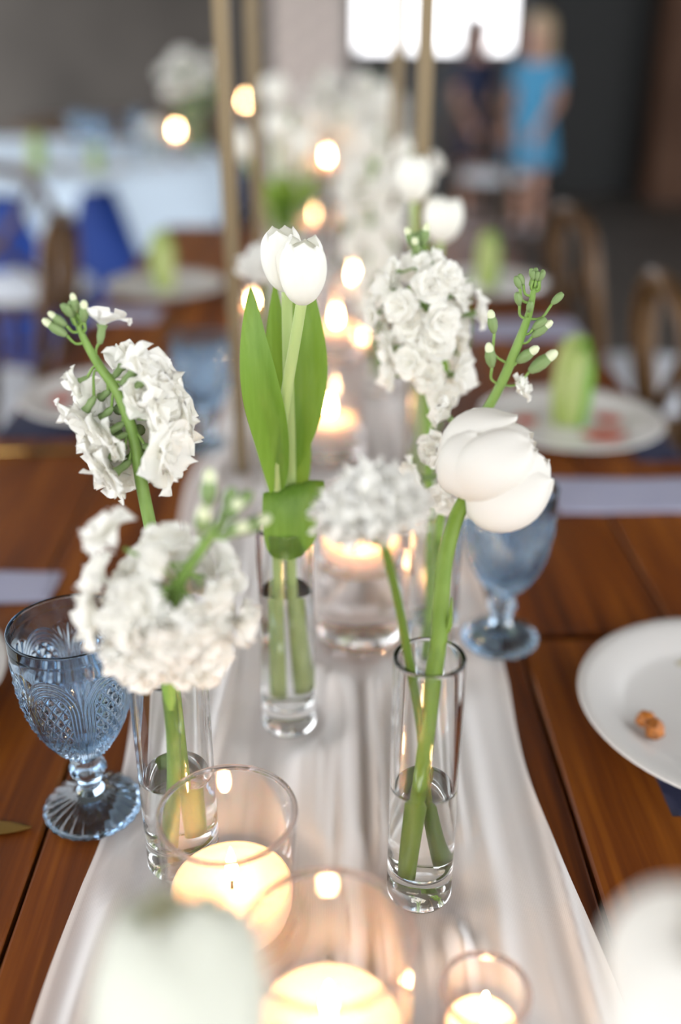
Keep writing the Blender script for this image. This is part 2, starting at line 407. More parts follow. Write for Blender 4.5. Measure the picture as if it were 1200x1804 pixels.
# ================================================================== GLASSWARE
def tri(a): a = a % 1.0; return 1 - abs(2 * a - 1)
def build_goblet():
    r = root('goblet', (0, 0, 0))
    prof = [(.0085, .0530), (.0125, .0545), (.0185, .0600), (.0245, .0690), (.0295, .0790), (.0335, .0900), (.0362, .1020), (.0382, .1160), (.0396, .1310), (.0405, .1460), (.0408, .1580)]
    pz = np.array([p[1] for p in prof]); pr = np.array([p[0] for p in prof])
    # arc length sampling
    L = np.concatenate([[0], np.cumsum(np.hypot(np.diff(pz), np.diff(pr)))])
    nz, nt_ = 150, 504
    ss = np.linspace(0, L[-1], nz + 1)
    zz_ = np.interp(ss, L, pz); rr_ = np.interp(ss, L, pr)
    for _ in range(3): rr_[1:-1] = (rr_[:-2] + 2 * rr_[1:-1] + rr_[2:]) / 4
    def disp(th, s):          # s in 0..1 up the bowl
        f = (th * 6 / (2 * PI)) % 1.0; ph = 2 * f - 1
        spring = .58
        if s > .93: return 0.0
        if s < .05: return 0.0
        top = (s - spring) / .27 if s > spring else 0
        d = math.hypot(ph, top)
        if d < .60:                      # diamond points
            a = ph * 2.6 + s * 9.5; b = ph * 2.6 - s * 9.5
            return .0030 * min(tri(a), tri(b)) * min(1, (.60 - d) / .06) - .0004
        if d < .96:                      # nested arches
            return .0012 * (.5 - .5 * math.cos((d - .60) / .36 * 2 * PI * 3))
        if s > spring - .02:             # fan between two arches
            px_ = 1 - abs(ph); py_ = (s - spring + .02) / .27
            rad = math.hypot(px_, py_); ang = math.atan2(px_, py_)
            if rad < 1.05: return .0011 * (.5 + .5 * math.cos(ang * 17)) * min(1, (1.05 - rad) / .1) * min(1, rad / .1)
        return .0002
    vs_, fs = [], []
    for j in range(nz + 1):
        s = j / nz
        for i in range(nt_):
            th = 2 * PI * i / nt_; q = rr_[j] + disp(th, s)
            vs_.append((q * math.cos(th), q * math.sin(th), zz_[j]))
    def idx(j, i): return j * nt_ + i % nt_
    for j in range(nz):
        for i in range(nt_): fs.append((idx(j, i), idx(j, i + 1), idx(j + 1, i + 1), idx(j + 1, i)))
    # rounded lip and plain inside, fewer segments would break the ring, so keep the count
    inner = [(.0402, .1592), (.0392, .1588), (.0386, .1570), (.0382, .140), (.0370, .122), (.0350, .106), (.0315, .090), (.0265, .078), (.0200, .070), (.0120, .0655), (.005, .0640)]
    base = len(vs_)
    for q, z in inner:
        for i in range(nt_):
            th = 2 * PI * i / nt_; vs_.append((q * math.cos(th), q * math.sin(th), z))
    pj = nz * nt_
    for k in range(len(inner)):
        a0 = pj if k == 0 else base + (k - 1) * nt_; b0 = base + k * nt_
        for i in range(nt_): j = (i + 1) % nt_; fs.append((a0 + i, a0 + j, b0 + j, b0 + i))
    vs_.append((0, 0, .0638)); c = len(vs_) - 1; b0 = base + (len(inner) - 1) * nt_
    for i in range(nt_): fs.append((b0 + i, b0 + (i + 1) % nt_, c))
    vs_.append((0, 0, .0530)); c = len(vs_) - 1
    for i in range(nt_): fs.append(((i + 1) % nt_, i, c))
    mk('bowl', vs_, fs, M['blueglass'], r)
    # stem: faceted knop
    sp = [(0, .0528), (.0095, .0528), (.0085, .0505), (.0092, .0490), (.0080, .0475), (.0110, .0440), (.0138, .0400), (.0138, .0370), (.0110, .0330), (.0078, .0300), (.0095, .0285), (.0078, .0265), (.0078, .0215), (.010, .0182), (0, .0182)]
    v, f = lathe(sp, 32)
    v2 = []
    for x, y, z in v:
        a = math.atan2(y, x); q = math.hypot(x, y)
        if .032 < z < .046 and q > .009: q *= 1 - .09 * (.5 - .5 * math.cos(a * 8))
        v2.append((q * math.cos(a), q * math.sin(a), z))
    mk('stem', v2, f[::-1] and [g[::-1] for g in f], M['blueglass'], r)
    # foot: ribbed dome with a scalloped edge
    n = 192; prof = [(0, .0180), (.0095, .0180), (.0120, .0150), (.0180, .0122), (.0250, .0098), (.0310, .0072), (.0345, .0048), (.0355, .0028), (.0350, .0008), (.0335, 0), (.028, .0003), (.018, .0030), (.008, .0045), (0, .0048)]
    v, f = lathe(prof, n); v2 = []
    for k, (x, y, z) in enumerate(v):
        a = math.atan2(y, x); q = math.hypot(x, y)
        rib = .5 + .5 * math.cos(a * 24)
        wgt = max(0, min(1, (q - .012) / .015)) * (1 if z > .0005 else 0)
        q2 = q * (1 + .022 * (rib - .5) * (1 if q > .03 else 0)); z2 = z + .0013 * (abs(math.cos(a * 12)) - .5) * wgt * (1 if z > .004 else 0)
        v2.append((q2 * math.cos(a), q2 * math.sin(a), max(z2, 0)))
    mk('foot', v2, [g[::-1] for g in f], M['blueglass'], r)
    return r
gob = build_goblet(); gob.location = (-.1765, .5694, T + .0016); gob.rotation_euler = (0, 0, -PI / 2 - .5 - .2)
tag(gob, 'blue pressed glass goblet with diamond and arch relief standing half on the runner edge', 'goblet', 'pressed glass goblets')
GOB = [((.1592, .7916, T + .0016), 'blue pressed glass goblet behind the white ranunculus, beside the slim stock vase'),
       ((-.1692, 1.2733, T + .0005), 'blue pressed glass goblet on bare wood beside the gold stand leg'),
       ((-1.02, 4.75, .772), 'blue goblet on the round table behind the upright green bundles'),
       ((-1.16, 4.95, .772), 'blue goblet on the round table behind the upright green bundles'),
       ((-.90, 5.0, .772), 'blue goblet on the round table behind the upright green bundles')]
for l, lab in GOB:
    g = copy_tree(gob); g.location = l; g.rotation_euler.z = random.random(); g['label'] = lab
    g['group'] = 'pressed glass goblets' if l[1] < 2 else 'goblets on the round table'

def bud_vase(loc, h, ro, water, label, wall=.0030, base=.022, name='bud_vase', n=72):
    r = root(name, loc, label, 'vase', 'clear cylinder bud vases')
    ri = ro - wall
    prof = [(0, 0), (ro - .003, 0), (ro - .0008, .0008), (ro, .003), (ro, .0045)] + [(ro, h * k / 6) for k in range(1, 6)] + [(ro, h - .0024), (ro, h - .0012), (ro - .0004, h - .0003), (ro - wall / 2, h), (ri + .0004, h - .0003), (ri, h - .0012), (ri, h - .0024)]
    prof += [(ri, base + (h - base) * k / 6) for k in range(5, 0, -1)] + [(ri, base + .008), (ri, base + .006), (ri - .0012, base + .0022), (ri - .004, base + .0005), (ri - .006, base), (ri * .4, base), (0, base)]
    mk('glass_wall', *lathe(prof, n), M['glass'], r)
    if water:
        e = .0002
        wp = [(0, base - e), (ri * .4, base - e), (ri - .004, base + .0003), (ri - .0010, base + .002), (ri + e, base + .006), (ri + e, base + .008), (ri + e, water - .0024), (ri + e, water - .0008), (ri - .0010, water - .0002), (ri - .0028, water - .0008), (ri - .0045, water - .0009), (ri * .5, water - .0009), (0, water - .0009)]
        mk('water', *lathe(wp, n), M['water'], r)
    return r
Z0 = T + .0014
bud_vase((.058, .4885, Z0), .187, .0216, .092, 'slim clear glass vase holding the ranunculus and carnation stems')
bud_vase((-.1027, .5182, Z0), .160, .0250, .078, 'clear glass vase beside the blue goblet holding two white stocks')
bud_vase((-.0349, .6683, Z0), .184, .0218, .130, 'slim clear glass vase holding the two white tulips')
bud_vase((.0881, .7372, Z0), .162, .0216, .060, 'slim clear glass vase holding the stock spire and budding stem')

# ------------------------------------------------------------------ candles
def flame_mesh(s=1):
    prof = [(0, 0), (.0022, .0015), (.0036, .005), (.0040, .009), (.0034, .014), (.0022, .0195), (.0010, .024), (0, .027)]
    return lathe([(a * s, b * s) for a, b in prof], 12)
_FL = None
def candle(loc, rad, h, label, off=(0, 0), fs=1.0, name='floating_candle', group='lit candles in glass'):
    r = root(name, loc, label, 'candle', group)
    prof = [(0, 0), (rad * .80, 0), (rad * .90, h * .08), (rad * .98, h * .45), (rad, h * .88), (rad - .0012, h), (rad - .003, h), (rad - .005, h - .0018), (rad * .3, h - .003), (0, h - .0034)]
    mk('wax', *lathe(prof, 40), M['wax'], r)
    mk('wick', *tube([(0, 0, h - .006), (.0003, 0, h + .003), (.0012, 0, h + .007)], .0008, 6, 3), M['wick'], r)
    mk('flame', *flame_mesh(fs), M['flame'], r, loc=(.0006, 0, h + .004))
    return r
def cylinder_glass(loc, ro, h, water, label, ribs=0, name='glass_cylinder', group='glass candle cylinders', wall=.0028, base=.008):
    r = root(name, loc, label, 'candle holder', group)
    ri = ro - wall; n = 96 if ribs else 64
    prof = [(0, 0), (ro - .003, 0), (ro, .003), (ro, .005), (ro, h * .3), (ro, h * .6), (ro, h - .005), (ro, h - .003), (ri, h - .003), (ri, h - .005), (ri, h * .6), (ri, h * .3), (ri, base + .006), (ri, base + .004), (ri - .004, base), (ri - .006, base), (0, base)]
    v, f = lathe(prof, n)
    if ribs:
        v = [(x * (1 + .035 * (abs(math.cos(math.atan2(y, x) * ribs / 2)) - .6) * (math.hypot(x, y) > ri * 1.02)), y * (1 + .035 * (abs(math.cos(math.atan2(y, x) * ribs / 2)) - .6) * (math.hypot(x, y) > ri * 1.02)), z) for x, y, z in v]
    mk('glass_wall', v, f, M['thin'], r)
    c = (ro + ri) / 2; k = wall / 2 + .0004
    mk('rim', *lathe([(c + k * math.cos(a), h - .003 + k * math.sin(a) + .001) for a in [i * PI / 4 for i in range(8)]], n, closed=True), M['rimglass'], r)
    if water:
        mk('water', *lathe([(0, base + .0003), (ri - .004, base + .0003), (ri - .0003, base + .004), (ri - .0003, base + .006), (ri - .0003, water - .003), (ri - .0003, water - .001), (ri - .002, water - .0015), (ri - .004, water - .0015), (0, water - .0015)], 64), M['water'], r)
    return r

def lit_cylinder(x, y, ro, h, wl, label, z=Z0, crad=.036, ch=.026, off=(0, 0), fs=1.0):
    """glass cylinder, water to wl, floating candle on it"""
    cylinder_glass((x, y, z), ro, h, wl, 'clear glass cylinder ' + label[0])
    candle((x + off[0], y + off[1], z + wl - ch * .45 if wl else z + .0085), crad, ch, 'lit ivory floating candle ' + label[1], fs=fs)
lit_cylinder(-.0631, .461, .0425, .096, 0, ('in front of the stock vase, low and wide', 'in the low cylinder in front of the stock vase'), crad=.0385, ch=.027)
lit_cylinder(-.002, .344, .0425, .126, .046, ('beside the small ribbed votive', 'beside the small ribbed votive'), off=(-.0005, 0), crad=.0385)
lit_cylinder(.0277, .7912, .0425, .150, .094, ('between the tulip vase and the stock spire vase', 'between the tulip vase and the stock spire vase'))
lit_cylinder(.004, 1.23, .0435, .150, .045, ('inside the front of the gold stand', 'inside the front of the gold stand'), off=(-.004, 0))
lit_cylinder(.011, 1.66, .040, .13, .05, ('inside the back of the gold stand', 'inside the back of the gold stand'), crad=.034)
lit_cylinder(.045, 1.89, .040, .15, .07, ('just behind the gold stand', 'just behind the gold stand'), crad=.034)
lit_cylinder(-.035, 2.58, .040, .15, .07, ('near the far table end among stocks', 'near the far table end among stocks'), crad=.034)
lit_cylinder(-.004, 2.45, .0325, .29, .222, ('tall and slim beside the leafy tulip clump', 'in the tall slim cylinder beside the leafy tulip clump'), z=Z0, crad=.029)
# ribbed votives
def votive(x, y, label, z=Z0, ro=.0245, h=.06):
    cylinder_glass((x, y, z), ro, h, 0, 'ribbed glass votive ' + label, ribs=24, name='votive_glass', group='ribbed glass votives', wall=.0026)
    candle((x, y, z + .0085), ro - .004, .022, 'lit ivory votive candle ' + label, name='votive_candle', group='votive candles', fs=.8)
votive(.0813, .365, 'beside the floating candle cylinder on the runner')
votive(.098, .862, 'added for a flame reflection behind the stock spire vase')  # added lit votive, imitates a flame's reflection at the vase glass
votive(.062, 1.67, 'beside the back gold stand legs')
votive(-.150, 1.93, 'behind the gold stand on the edge of the runner', z=T + .001)

# ================================================================== FLOWERS
UP = Vector((0, 0, 1))
def petal(L, W, a0, a1, ruf, seed, nu=6, nv=10, notch=.0):
    """petal growing along +Y from the origin, bending from a0 to a1 (radians above horizontal)"""
    rnd = random.Random(seed); p1, p2, k1 = rnd.uniform(0, 6), rnd.uniform(0, 6), rnd.uniform(2.2, 4.2)
    cy_, cz = [0], [0]
    for j in range(nv):
        t = (j + .5) / nv; a = a0 + (a1 - a0) * t ** .8
        cy_.append(cy_[-1] + L / nv * math.cos(a)); cz.append(cz[-1] + L / nv * math.sin(a))
    def fn(u, v):
        j = min(int(v * nv + 1e-6), nv); s = u * 2 - 1
        sm = min(1, v / .55); wdt = W * (.16 + .84 * sm * sm * (3 - 2 * sm))
        if v > .50: wdt *= math.sqrt(max(0.0, 1 - ((v - .50) / .50) ** 2.3)) * .84 + .16
        x = s * wdt
        tip = -L * .20 * (abs(s) ** 2.2) * max(0, v - .3) + notch * L * (math.cos(s * 9 + p1) * .5) * max(0, v - .7)
        z = cz[j] + ruf * v * v * (math.sin(s * k1 + p1) + .5 * math.sin(s * k1 * 2.3 + p2) * v) + .10 * W * s * s * 1.2
        return (x, cy_[j] + tip, z)
    return grid(fn, nu, nv)

def rotz(m, a):
    c, s = math.cos(a), math.sin(a); return [Vector((x * c - y * s, x * s + y * c, z)) for x, y, z in m[0]], m[1]

def floret_mesh(name, seed, single=False, big=False):
    rnd = random.Random(seed); parts = []
    if single: layers = [(4, .0215, .0120, 1.1, -.25, .0024)]
    else: layers = [(5, .0235, .0125, 1.15, -.35, .0036), (6, .0205, .0115, 1.35, .20, .0036), (5, .0160, .0090, 1.5, .8, .0030)]
    if big: layers = [(4, .0240, .0150, 1.1, -.45, .0030), (4, .0205, .0130, 1.35, .15, .0030), (3, .0135, .0090, 1.5, .8, .0020)]
    for li, (n, L, W, a0, a1, rf) in enumerate(layers):
        for i in range(n):
            a = 2 * PI * i / n + li * .6 + rnd.uniform(-.25, .25)
            p = petal(L * rnd.uniform(.85, 1.12), W * rnd.uniform(.9, 1.15), a0, a1 + rnd.uniform(-.35, .35), rf, rnd.random() * 1e6, nu=10 if big else 8, notch=.02 if big else .05)
            parts.append(rotz(p, a))
    v, f = join(*parts); me = bpy.data.meshes.new(name); me.from_pydata([tuple(x) for x in v], [], f); me.materials.append(M['petal'])
    me.polygons.foreach_set('use_smooth', [True] * len(f)); return me
FLORETS = [floret_mesh('floret', s) for s in (11, 22, 33, 44)]
FBIG = [floret_mesh('floret', s, big=True) for s in (61, 62, 63, 64)]
FSINGLE = floret_mesh('floret', 55, True)
def small_mesh(name, vf, m):
    me = bpy.data.meshes.new(name); me.from_pydata([tuple(x) for x in vf[0]], [], vf[1]); me.materials.append(m); me.polygons.foreach_set('use_smooth', [True] * len(vf[1])); return me
CALYX = small_mesh('calyx', lathe([(0, -.011), (.0016, -.0105), (.0027, -.006), (.0026, -.001), (.0036, .002), (.0030, .002)], 10), M['calyx'])
BUDG = small_mesh('bud', lathe([(0, -.0005), (.0016, .0005), (.0028, .0035), (.0031, .0070), (.0024, .0100), (.0015, .0112), (0, .0112)], 10), M['calyx'])
BUDW = small_mesh('bud_tip', lathe([(.0020, .0090), (.0024, .0110), (.0022, .0130), (.0012, .0146), (0, .0150)], 10), M['bud'])

def at_path(P, t):
    f = t * (len(P) - 1); i = min(int(f), len(P) - 2); k = f - i
    return P[i].lerp(P[i + 1], k), (P[i + 1] - P[i]).normalized()

def stock(name, path, label, florets, buds, rad=(.0042, .0036, .0030, .0016), stemmat='stem', cal=True, group='white stock stems', single=(), fscale=1.0, seed=1, big=False):
    """florets: list (t, azimuth deg, pedicel length, scale, lift); buds: list (t, azimuth, pedicel, scale, open)"""
    L0 = Vector(path[0]); r = root(name, L0, label, 'flower', group)
    P = crom(path, 8); rnd = random.Random(seed)
    parts = [tube(path, rad, 10, 8, wob=.06)]; kids = []
    for k, (t, az, pl, s, lift) in enumerate(florets):
        p, tg = at_path(P, t); ref = Vector((0, -1, 0)); ref = (ref - tg * ref.dot(tg)).normalized(); sd = tg.cross(ref)
        a = math.radians(az); out = ref * math.cos(a) + sd * math.sin(a)      # azimuth 0 faces the room's near end
        d = (out + tg * lift).normalized(); e = p + d * pl
        parts.append(tube([p, p + (out * .3 + tg * .6) * pl * .55, e - d * .009 * s], [.0011, .0008, .0011], 6, 3))
        q = UP.rotation_difference(d) @ Quaternion(UP, rnd.random() * 6.28)
        kids.append((k, e, q, s))
    bk = []
    for k, (t, az, pl, s, op) in enumerate(buds):
        p, tg = at_path(P, t); ref = Vector((0, -1, 0)); ref = (ref - tg * ref.dot(tg)).normalized(); sd = tg.cross(ref)
        a = math.radians(az); out = ref * math.cos(a) + sd * math.sin(a); d = (out * .8 + tg * .8).normalized() if t < .97 else (out * .45 + tg).normalized()
        e = p + d * pl; parts.append(tube([p, p + (out + tg * .3) * pl * .5, e], [.0011, .0009, .0011], 6, 3))
        bk.append((e, UP.rotation_difference((d + tg * .5).normalized()), s, op))
    mk('stem', *shift(join(*parts), -L0), M[stemmat], r)
    for k, e, q, s in kids:
        o = inst('floret', FSINGLE if k in single else (FBIG if big else FLORETS)[rnd.randrange(4)], r, e - L0, q, s * fscale)
        if cal: inst('calyx', CALYX, o)
    for e, q, s, op in bk:
        o = inst('bud', BUDG, r, e - L0, q, s)
        if op: inst('bud_tip', BUDW, o)
    return r

def ring(t0, t1, n, pl, s, lift=.35, seed=0, az0=0):
    rnd = random.Random(seed)
    return [(t0 + (t1 - t0) * (i + .5) / n, az0 + i * 137.5 + rnd.uniform(-20, 20), pl * rnd.uniform(.85, 1.15), s * rnd.uniform(.9, 1.12), lift + rnd.uniform(-.25, .3)) for i in range(n)]

# stock in the vase beside the goblet, bending over at its tip
S1 = [(-.098, .524, T + .026), (-.101, .530, .85), (-.1029, .535, .9206), (-.1114, .56, .9753), (-.1186, .575, 1.0182), (-.1236, .585, 1.0490), (-.1308, .592, 1.0729), (-.1430, .597, 1.0916), (-.1507, .60, 1.1070), (-.1541, .60, 1.1170)]
f1 = [(.79, 95, .022, .95, 1.2), (.76, -80, .015, .55, .2), (.735, -85, .024, .92, -.35), (.70, -120, .015, .85, .0), (.69, 105, .014, .95, .3), (.66, 75, .020, 1.05, .25), (.66, 150, .016, 1.05, .2),
      (.60, 70, .019, 1.15, .0), (.62, -150, .015, 1.05, .2), (.60, -80, .013, .95, -.3), (.545, -85, .017, 1.05, -.35), (.54, 62, .019, 1.12, -.35), (.51, -65, .015, .95, -.5), (.56, 180, .016, 1.1, .1), (.505, 95, .014, .9, -.5),
      (.64, 115, .024, 1.0, .1), (.58, 110, .025, 1.05, -.1), (.58, -120, .020, 1.0, -.1), (.52, 140, .015, .95, -.3), (.52, -140, .015, .95, -.3), (.66, -105, .018, .9, -.3), (.72, 140, .012, .85, .3), (.63, 60, .010, .7, .2), (.57, -60, .010, .75, -.2)]
b1 = [(.88, -80, .012, 1.15, 1), (.94, 60, .009, 1.0, 1), (.95, -70, .009, .9, 1), (1, 0, .006, .85, 0), (1, 120, .006, .8, 0), (1, -120, .006, .85, 0), (.99, 60, .009, .85, 1), (.98, 180, .008, .8, 0)]
stock('white_stock', S1, 'tall white stock with green bud tip bending over, above the blue goblet', f1, b1, rad=(.0044, .0042, .0040, .0030, .0018), single=(0,), seed=3, big=True)
# the bushy stock leaning forward out of the same vase
S2 = [(-.108, .512, T + .026), (-.100, .502, .87), (-.0970, .492, .9400), (-.0900, .474, .9850), (-.0800, .462, 1.0150), (-.0660, .452, 1.0400), (-.0530, .447, 1.0600)]
f2 = ring(.44, .64, 20, .022, .85, .0, 5, 40) + [(.60, -100, .046, .85, .55), (.55, -90, .036, .9, .2), (.50, -75, .034, .9, .0), (.47, -45, .026, .85, -.2), (.47, 60, .026, .85, -.2), (.52, 85, .034, .8, .2), (.70, 60, .018, .6, .4), (.72, -60, .018, .55, .4), (.60, 0, .020, .85, .1), (.55, 15, .022, .85, 0), (.50, -15, .022, .9, -.1), (.64, 30, .018, .75, .2), (.64, -40, .022, .8, .2), (.58, 40, .024, .85, .1), (.56, -45, .026, .85, .1)]
b2 = [(.88, -40, .014, 1.5, 1), (.93, 30, .010, 1.3, 1), (.98, 0, .006, 1.2, 1), (1, 140, .006, 1.2, 0), (.92, -110, .014, 1.4, 1), (.99, -130, .006, 1.1, 0), (.9, 100, .014, 1.3, 1)]
stock('white_stock', S2, 'bushy white stock leaning forward low over the rim of the vase beside the goblet', f2, b2, rad=(.0045, .0042, .0034, .002), seed=5, cal=False)
# upright spire
SD = [(.0935, .745, T + .026), (.0869, .742, .80), (.0837, .755, .914), (.0809, .765, .9868), (.0782, .77, 1.0336), (.0728, .775, 1.0921), (.0686, .775, 1.1251)]
fD = ring(.62, .87, 26, .025, .92, .2, 9) + [(.90, -80, .020, .65, .4), (.92, 70, .014, .55, .6), (.94, 10, .010, .45, .6), (.62, 20, .022, .9, -.1), (.78, -90, .036, .9, .2), (.76, 85, .040, .9, .2)]
bD = [(.97, 60, .012, 1.2, 1), (.98, -60, .010, 1.1, 1), (1, 0, .006, .9, 0), (1, 120, .007, .9, 0), (1, -120, .007, .9, 0), (.97, 170, .01, 1, 0), (.96, -10, .012, 1.1, 1)]
stock('white_stock', SD, 'upright white stock spire rising behind the ranunculus and carnation', fD, bD, rad=(.0038, .0036, .0034, .0022), seed=8, fscale=.88, big=True)
BD = [(.082, .730, T + .026), (.0877, .725, .876), (.0882, .71, .9358), (.0944, .695, .9766), (.1053, .68, 1.0148), (.1180, .675, 1.0436), (.1282, .67, 1.0757), (.1355, .668, 1.1023), (.1380, .668, 1.1236)]
fB = [(.44, -60, .022, .85, .2), (.40, 30, .020, .8, .0), (.36, -80, .022, .9, -.2), (.46, 150, .02, .8, .2), (.34, 60, .018, .85, -.2), (.48, -110, .020, .8, .3), (.38, -20, .022, .8, -.3), (.50, -30, .016, .7, .3)]
bB = [(.66, 95, .022, 1.6, 1), (.66, -85, .016, 1.3, 1), (.72, 60, .006, 1.3, 1), (.72, -95, .026, 1.15, 1), (.79, 80, .010, 1.15, 1), (.82, 70, .008, 1.0, 0), (.87, 95, .019, .9, 0), (.87, -80, .012, .85, 0), (.88, -20, .006, .8, 0), (.93, -80, .014, .8, 0), (.96, -80, .011, .7, 0),
      (1, 0, .005, .6, 0), (1, 90, .006, .6, 0), (1, 180, .006, .6, 0), (1, -90, .006, .6, 0), (.99, 45, .007, .6, 0), (.99, -45, .007, .6, 0), (.98, 100, .008, .65, 0)]
bs = stock('white_stock', BD, 'slender green budding stock stem arching up behind the ranunculus', fB, bB, rad=(.0038, .0036, .0036, .0034, .0018), seed=12)
op = inst('floret', FLORETS[1], bs, Vector((.133, .675, 1.047)) - Vector(BD[0]), UP.rotation_difference(Vector((.7, -.2, .6))), .55)

# ------------------------------------------------------------------ tulips
def tulip_head(c, axis, R, H, parent, L0, open_=0.0, seed=0, mat_='petal_tulip', rot0=0.):
    rnd = random.Random(seed); q = UP.rotation_difference(Vector(axis).normalized())
    for i in range(6):
        inner = i % 2 == 0; az = rot0 + i * PI / 3 + rnd.uniform(-.08, .08); k = (.90 if inner else 1.0); hh = H * rnd.uniform(.95, 1.05) * (1.02 if inner else 1)
        def fn(u, v):
            s = u * 2 - 1
            r = R * k * (math.sin(PI * (.04 + .76 * v ** .9)) ** .55) * (1 + open_ * v * v)
            half = 1.10 * (1 - max(0, (v - .50) / .50) ** 4) ** .5 if v < 1 else 0
            half = max(half, .12)
            a = az + s * half
            r *= 1 + .05 * (1 - s * s) - .035 * s * s + .02 * math.sin(s * 7 + i) * v
            if v > .82: r *= 1 - .18 * ((v - .82) / .18) ** 2
            return q @ Vector((r * math.cos(a), r * math.sin(a), hh * (v - .03 * s * s * v)))
        v, f = grid(fn, 10, 14)
        mk('petal', [Vector(x) + Vector(c) - L0 for x in v], f, M[mat_], parent)

def leaf_mesh(path, width, across, fold=.25, k=8, nu=8, tip=.9, base=.25, twist=0.0, round_=1.0):
    P = crom(path, k); m = len(P); ac0 = Vector(across).normalized()
    vs_ = []
    for i, p in enumerate(P):
        t = (P[min(i + 1, m - 1)] - P[max(i - 1, 0)]).normalized(); v = i / (m - 1)
        ac = (ac0 - t * ac0.dot(t)).normalized()
        if twist: ac = Quaternion(t, twist * v) @ ac
        nrm = t.cross(ac)
        wd = width * (base + (1 - base) * math.sin(min(v / .55, 1) * PI / 2)) * (max(0, 1 - max(0, (v - .5) / .5) ** 2.0) ** (tip * round_) if v < 1 else 0)
        for u in range(nu + 1):
            s = u / nu * 2 - 1
            vs_.append(p + ac * (s * wd) + nrm * (fold * wd * s * s + .04 * wd * math.sin(s * 9 + v * 7)))
    fs = [(i * (nu + 1) + u, i * (nu + 1) + u + 1, (i + 1) * (nu + 1) + u + 1, (i + 1) * (nu + 1) + u) for i in range(m - 1) for u in range(nu)]
    return vs_, fs

def tulip(path, label, R=.0150, H=.043, axis=None, leaves=(), rad=(.0042, .0042, .0040, .0038), open_=0., seed=0, group='white tulips', rot0=0., pm='petal_tulip'):
    L0 = Vector(path[0]); r = root('white_tulip', L0, label, 'flower', group)
    mk('stem', *shift(tube(path, rad, 12, 8), -L0), M['tstem'], r)
    ax = axis or (Vector(path[-1]) - Vector(path[-2]))
    tulip_head(Vector(path[-1]) - Vector(ax).normalized() * .0015, ax, R, H, r, L0, open_, seed, pm, rot0)
    for lf in leaves: mk('leaf', *shift(leaf_mesh(**lf), -L0), M['leaf'], r)
    return r
leafL = dict(path=[(-.0398, .666, .965), (-.0395, .660, .992), (-.0425, .654, 1.0252), (-.0480, .648, 1.0610), (-.0512, .650, 1.0922), (-.0522, .660, 1.1262)], width=.0135, across=(1, .25, 0), fold=-.35, base=.22)
leafR = dict(path=[(-.0290, .676, .985), (-.0240, .679, 1.008), (-.0195, .681, 1.035), (-.0165, .685, 1.0654), (-.0165, .690, 1.0969), (-.0185, .70, 1.1345)], width=.0165, across=(1, -.15, 0), fold=-.30, base=.2)
leafB = dict(path=[(-.0310, .690, .975), (-.034, .70, 1.0), (-.0377, .705, 1.0329), (-.0390, .71, 1.0748), (-.0390, .715, 1.1180)], width=.0105, across=(1, .3, 0), fold=-.2)
leafY = dict(path=[(-.0320, .682, .935), (-.0285, .690, .955), (-.0250, .691, .985), (-.0235, .691, 1.015), (-.0265, .692, 1.045)], width=.0110, across=(1, -.2, 0), fold=-.2, base=.5)
leafC = dict(path=[(-.0300, .676, .920), (-.0290, .680, .950), (-.0275, .678, .969), (-.0265, .669, .9785), (-.0265, .660, .9765), (-.0275, .6535, .966), (-.029, .650, .951), (-.0305, .649, .936), (-.031, .652, .924)], width=.0225, across=(1, .12, .22), fold=-.12, base=.6, tip=.35)
tulip([(-.040, .674, T + .03), (-.0403, .670, .877), (-.0398, .668, .9568), (-.0373, .662, 1.005), (-.0298, .655, 1.0545), (-.0230, .650, 1.0921), (-.0179, .648, 1.1195)],
      'white tulip on a bare pale stem in front of its twin, broad leaves below', leaves=[leafL, leafB, leafC], seed=2, axis=(.05, -.12, 1), rot0=.52, R=.0148, H=.0415)
tulip([(-.0290, .680, T + .03), (-.0304, .675, .8739), (-.030, .675, .9534), (-.0289, .675, .9996), (-.0292, .675, 1.0602), (-.0290, .677, 1.1210)],
      'white tulip half hidden behind its twin in the slim vase', leaves=[leafR, leafY], seed=5, axis=(-.08, 0, 1), rot0=.2, R=.0145, H=.040)

# ------------------------------------------------------------------ ranunculus
def petal_ball(c, axis, R, layers, parent, L0, mat_, rollref, seed=0):
    """big cupped petals wrapping a ball, growing from the pole -axis"""
    rnd = random.Random(seed); ax = Vector(axis).normalized(); e1 = Vector(rollref); e1 = (e1 - ax * e1.dot(ax)).normalized(); e2 = ax.cross(e1)
    for n, Rk, pmax, half0, az0, bul in layers:
        for i in range(n):
            az = az0 + 2 * PI * i / n + rnd.uniform(-.1, .1); Ri = R * Rk * rnd.uniform(.96, 1.04); pm = pmax * rnd.uniform(.92, 1.05)
            def fn(u, v):
                s = u * 2 - 1; p = .06 + (pm - .06) * v
                out = (math.sin(min(v / .55, 1) * PI / 2)) ** .7
                if v > .60: out *= max(.02, 1 - ((v - .60) / .40) ** 2.5) ** .5
                half = half0 * out / max(.45, math.sin(min(p, PI - .35)))
                a = az + s * min(half, 1.25)
                rr = Ri * (1 + bul * (1 - s * s) * math.sin(min(v * 1.1, 1) * PI) - .10 * abs(s) ** 3 - .14 * max(0, v - .7) ** 1.0 + .03 * math.sin(s * 5 + i * 2 + v * 4))
                return ax * (-math.cos(p) * rr) + (e1 * math.cos(a) + e2 * math.sin(a)) * (math.sin(p) * rr)
            v, f = grid(fn, 12, 16)
            mk('petal', [Vector(x) + Vector(c) - L0 for x in v], f, M[mat_], parent)
RP = [(.050, .480, T + .026), (.0560, .487, .86), (.0613, .495, .9217), (.0647, .505, .9457), (.0672, .520, .9705), (.0710, .535, .9956), (.0798, .548, 1.0162), (.0905, .5545, 1.0262)]
rr_ = root('white_ranunculus', RP[0], 'large round white ranunculus on a thick curved green stem', 'flower')
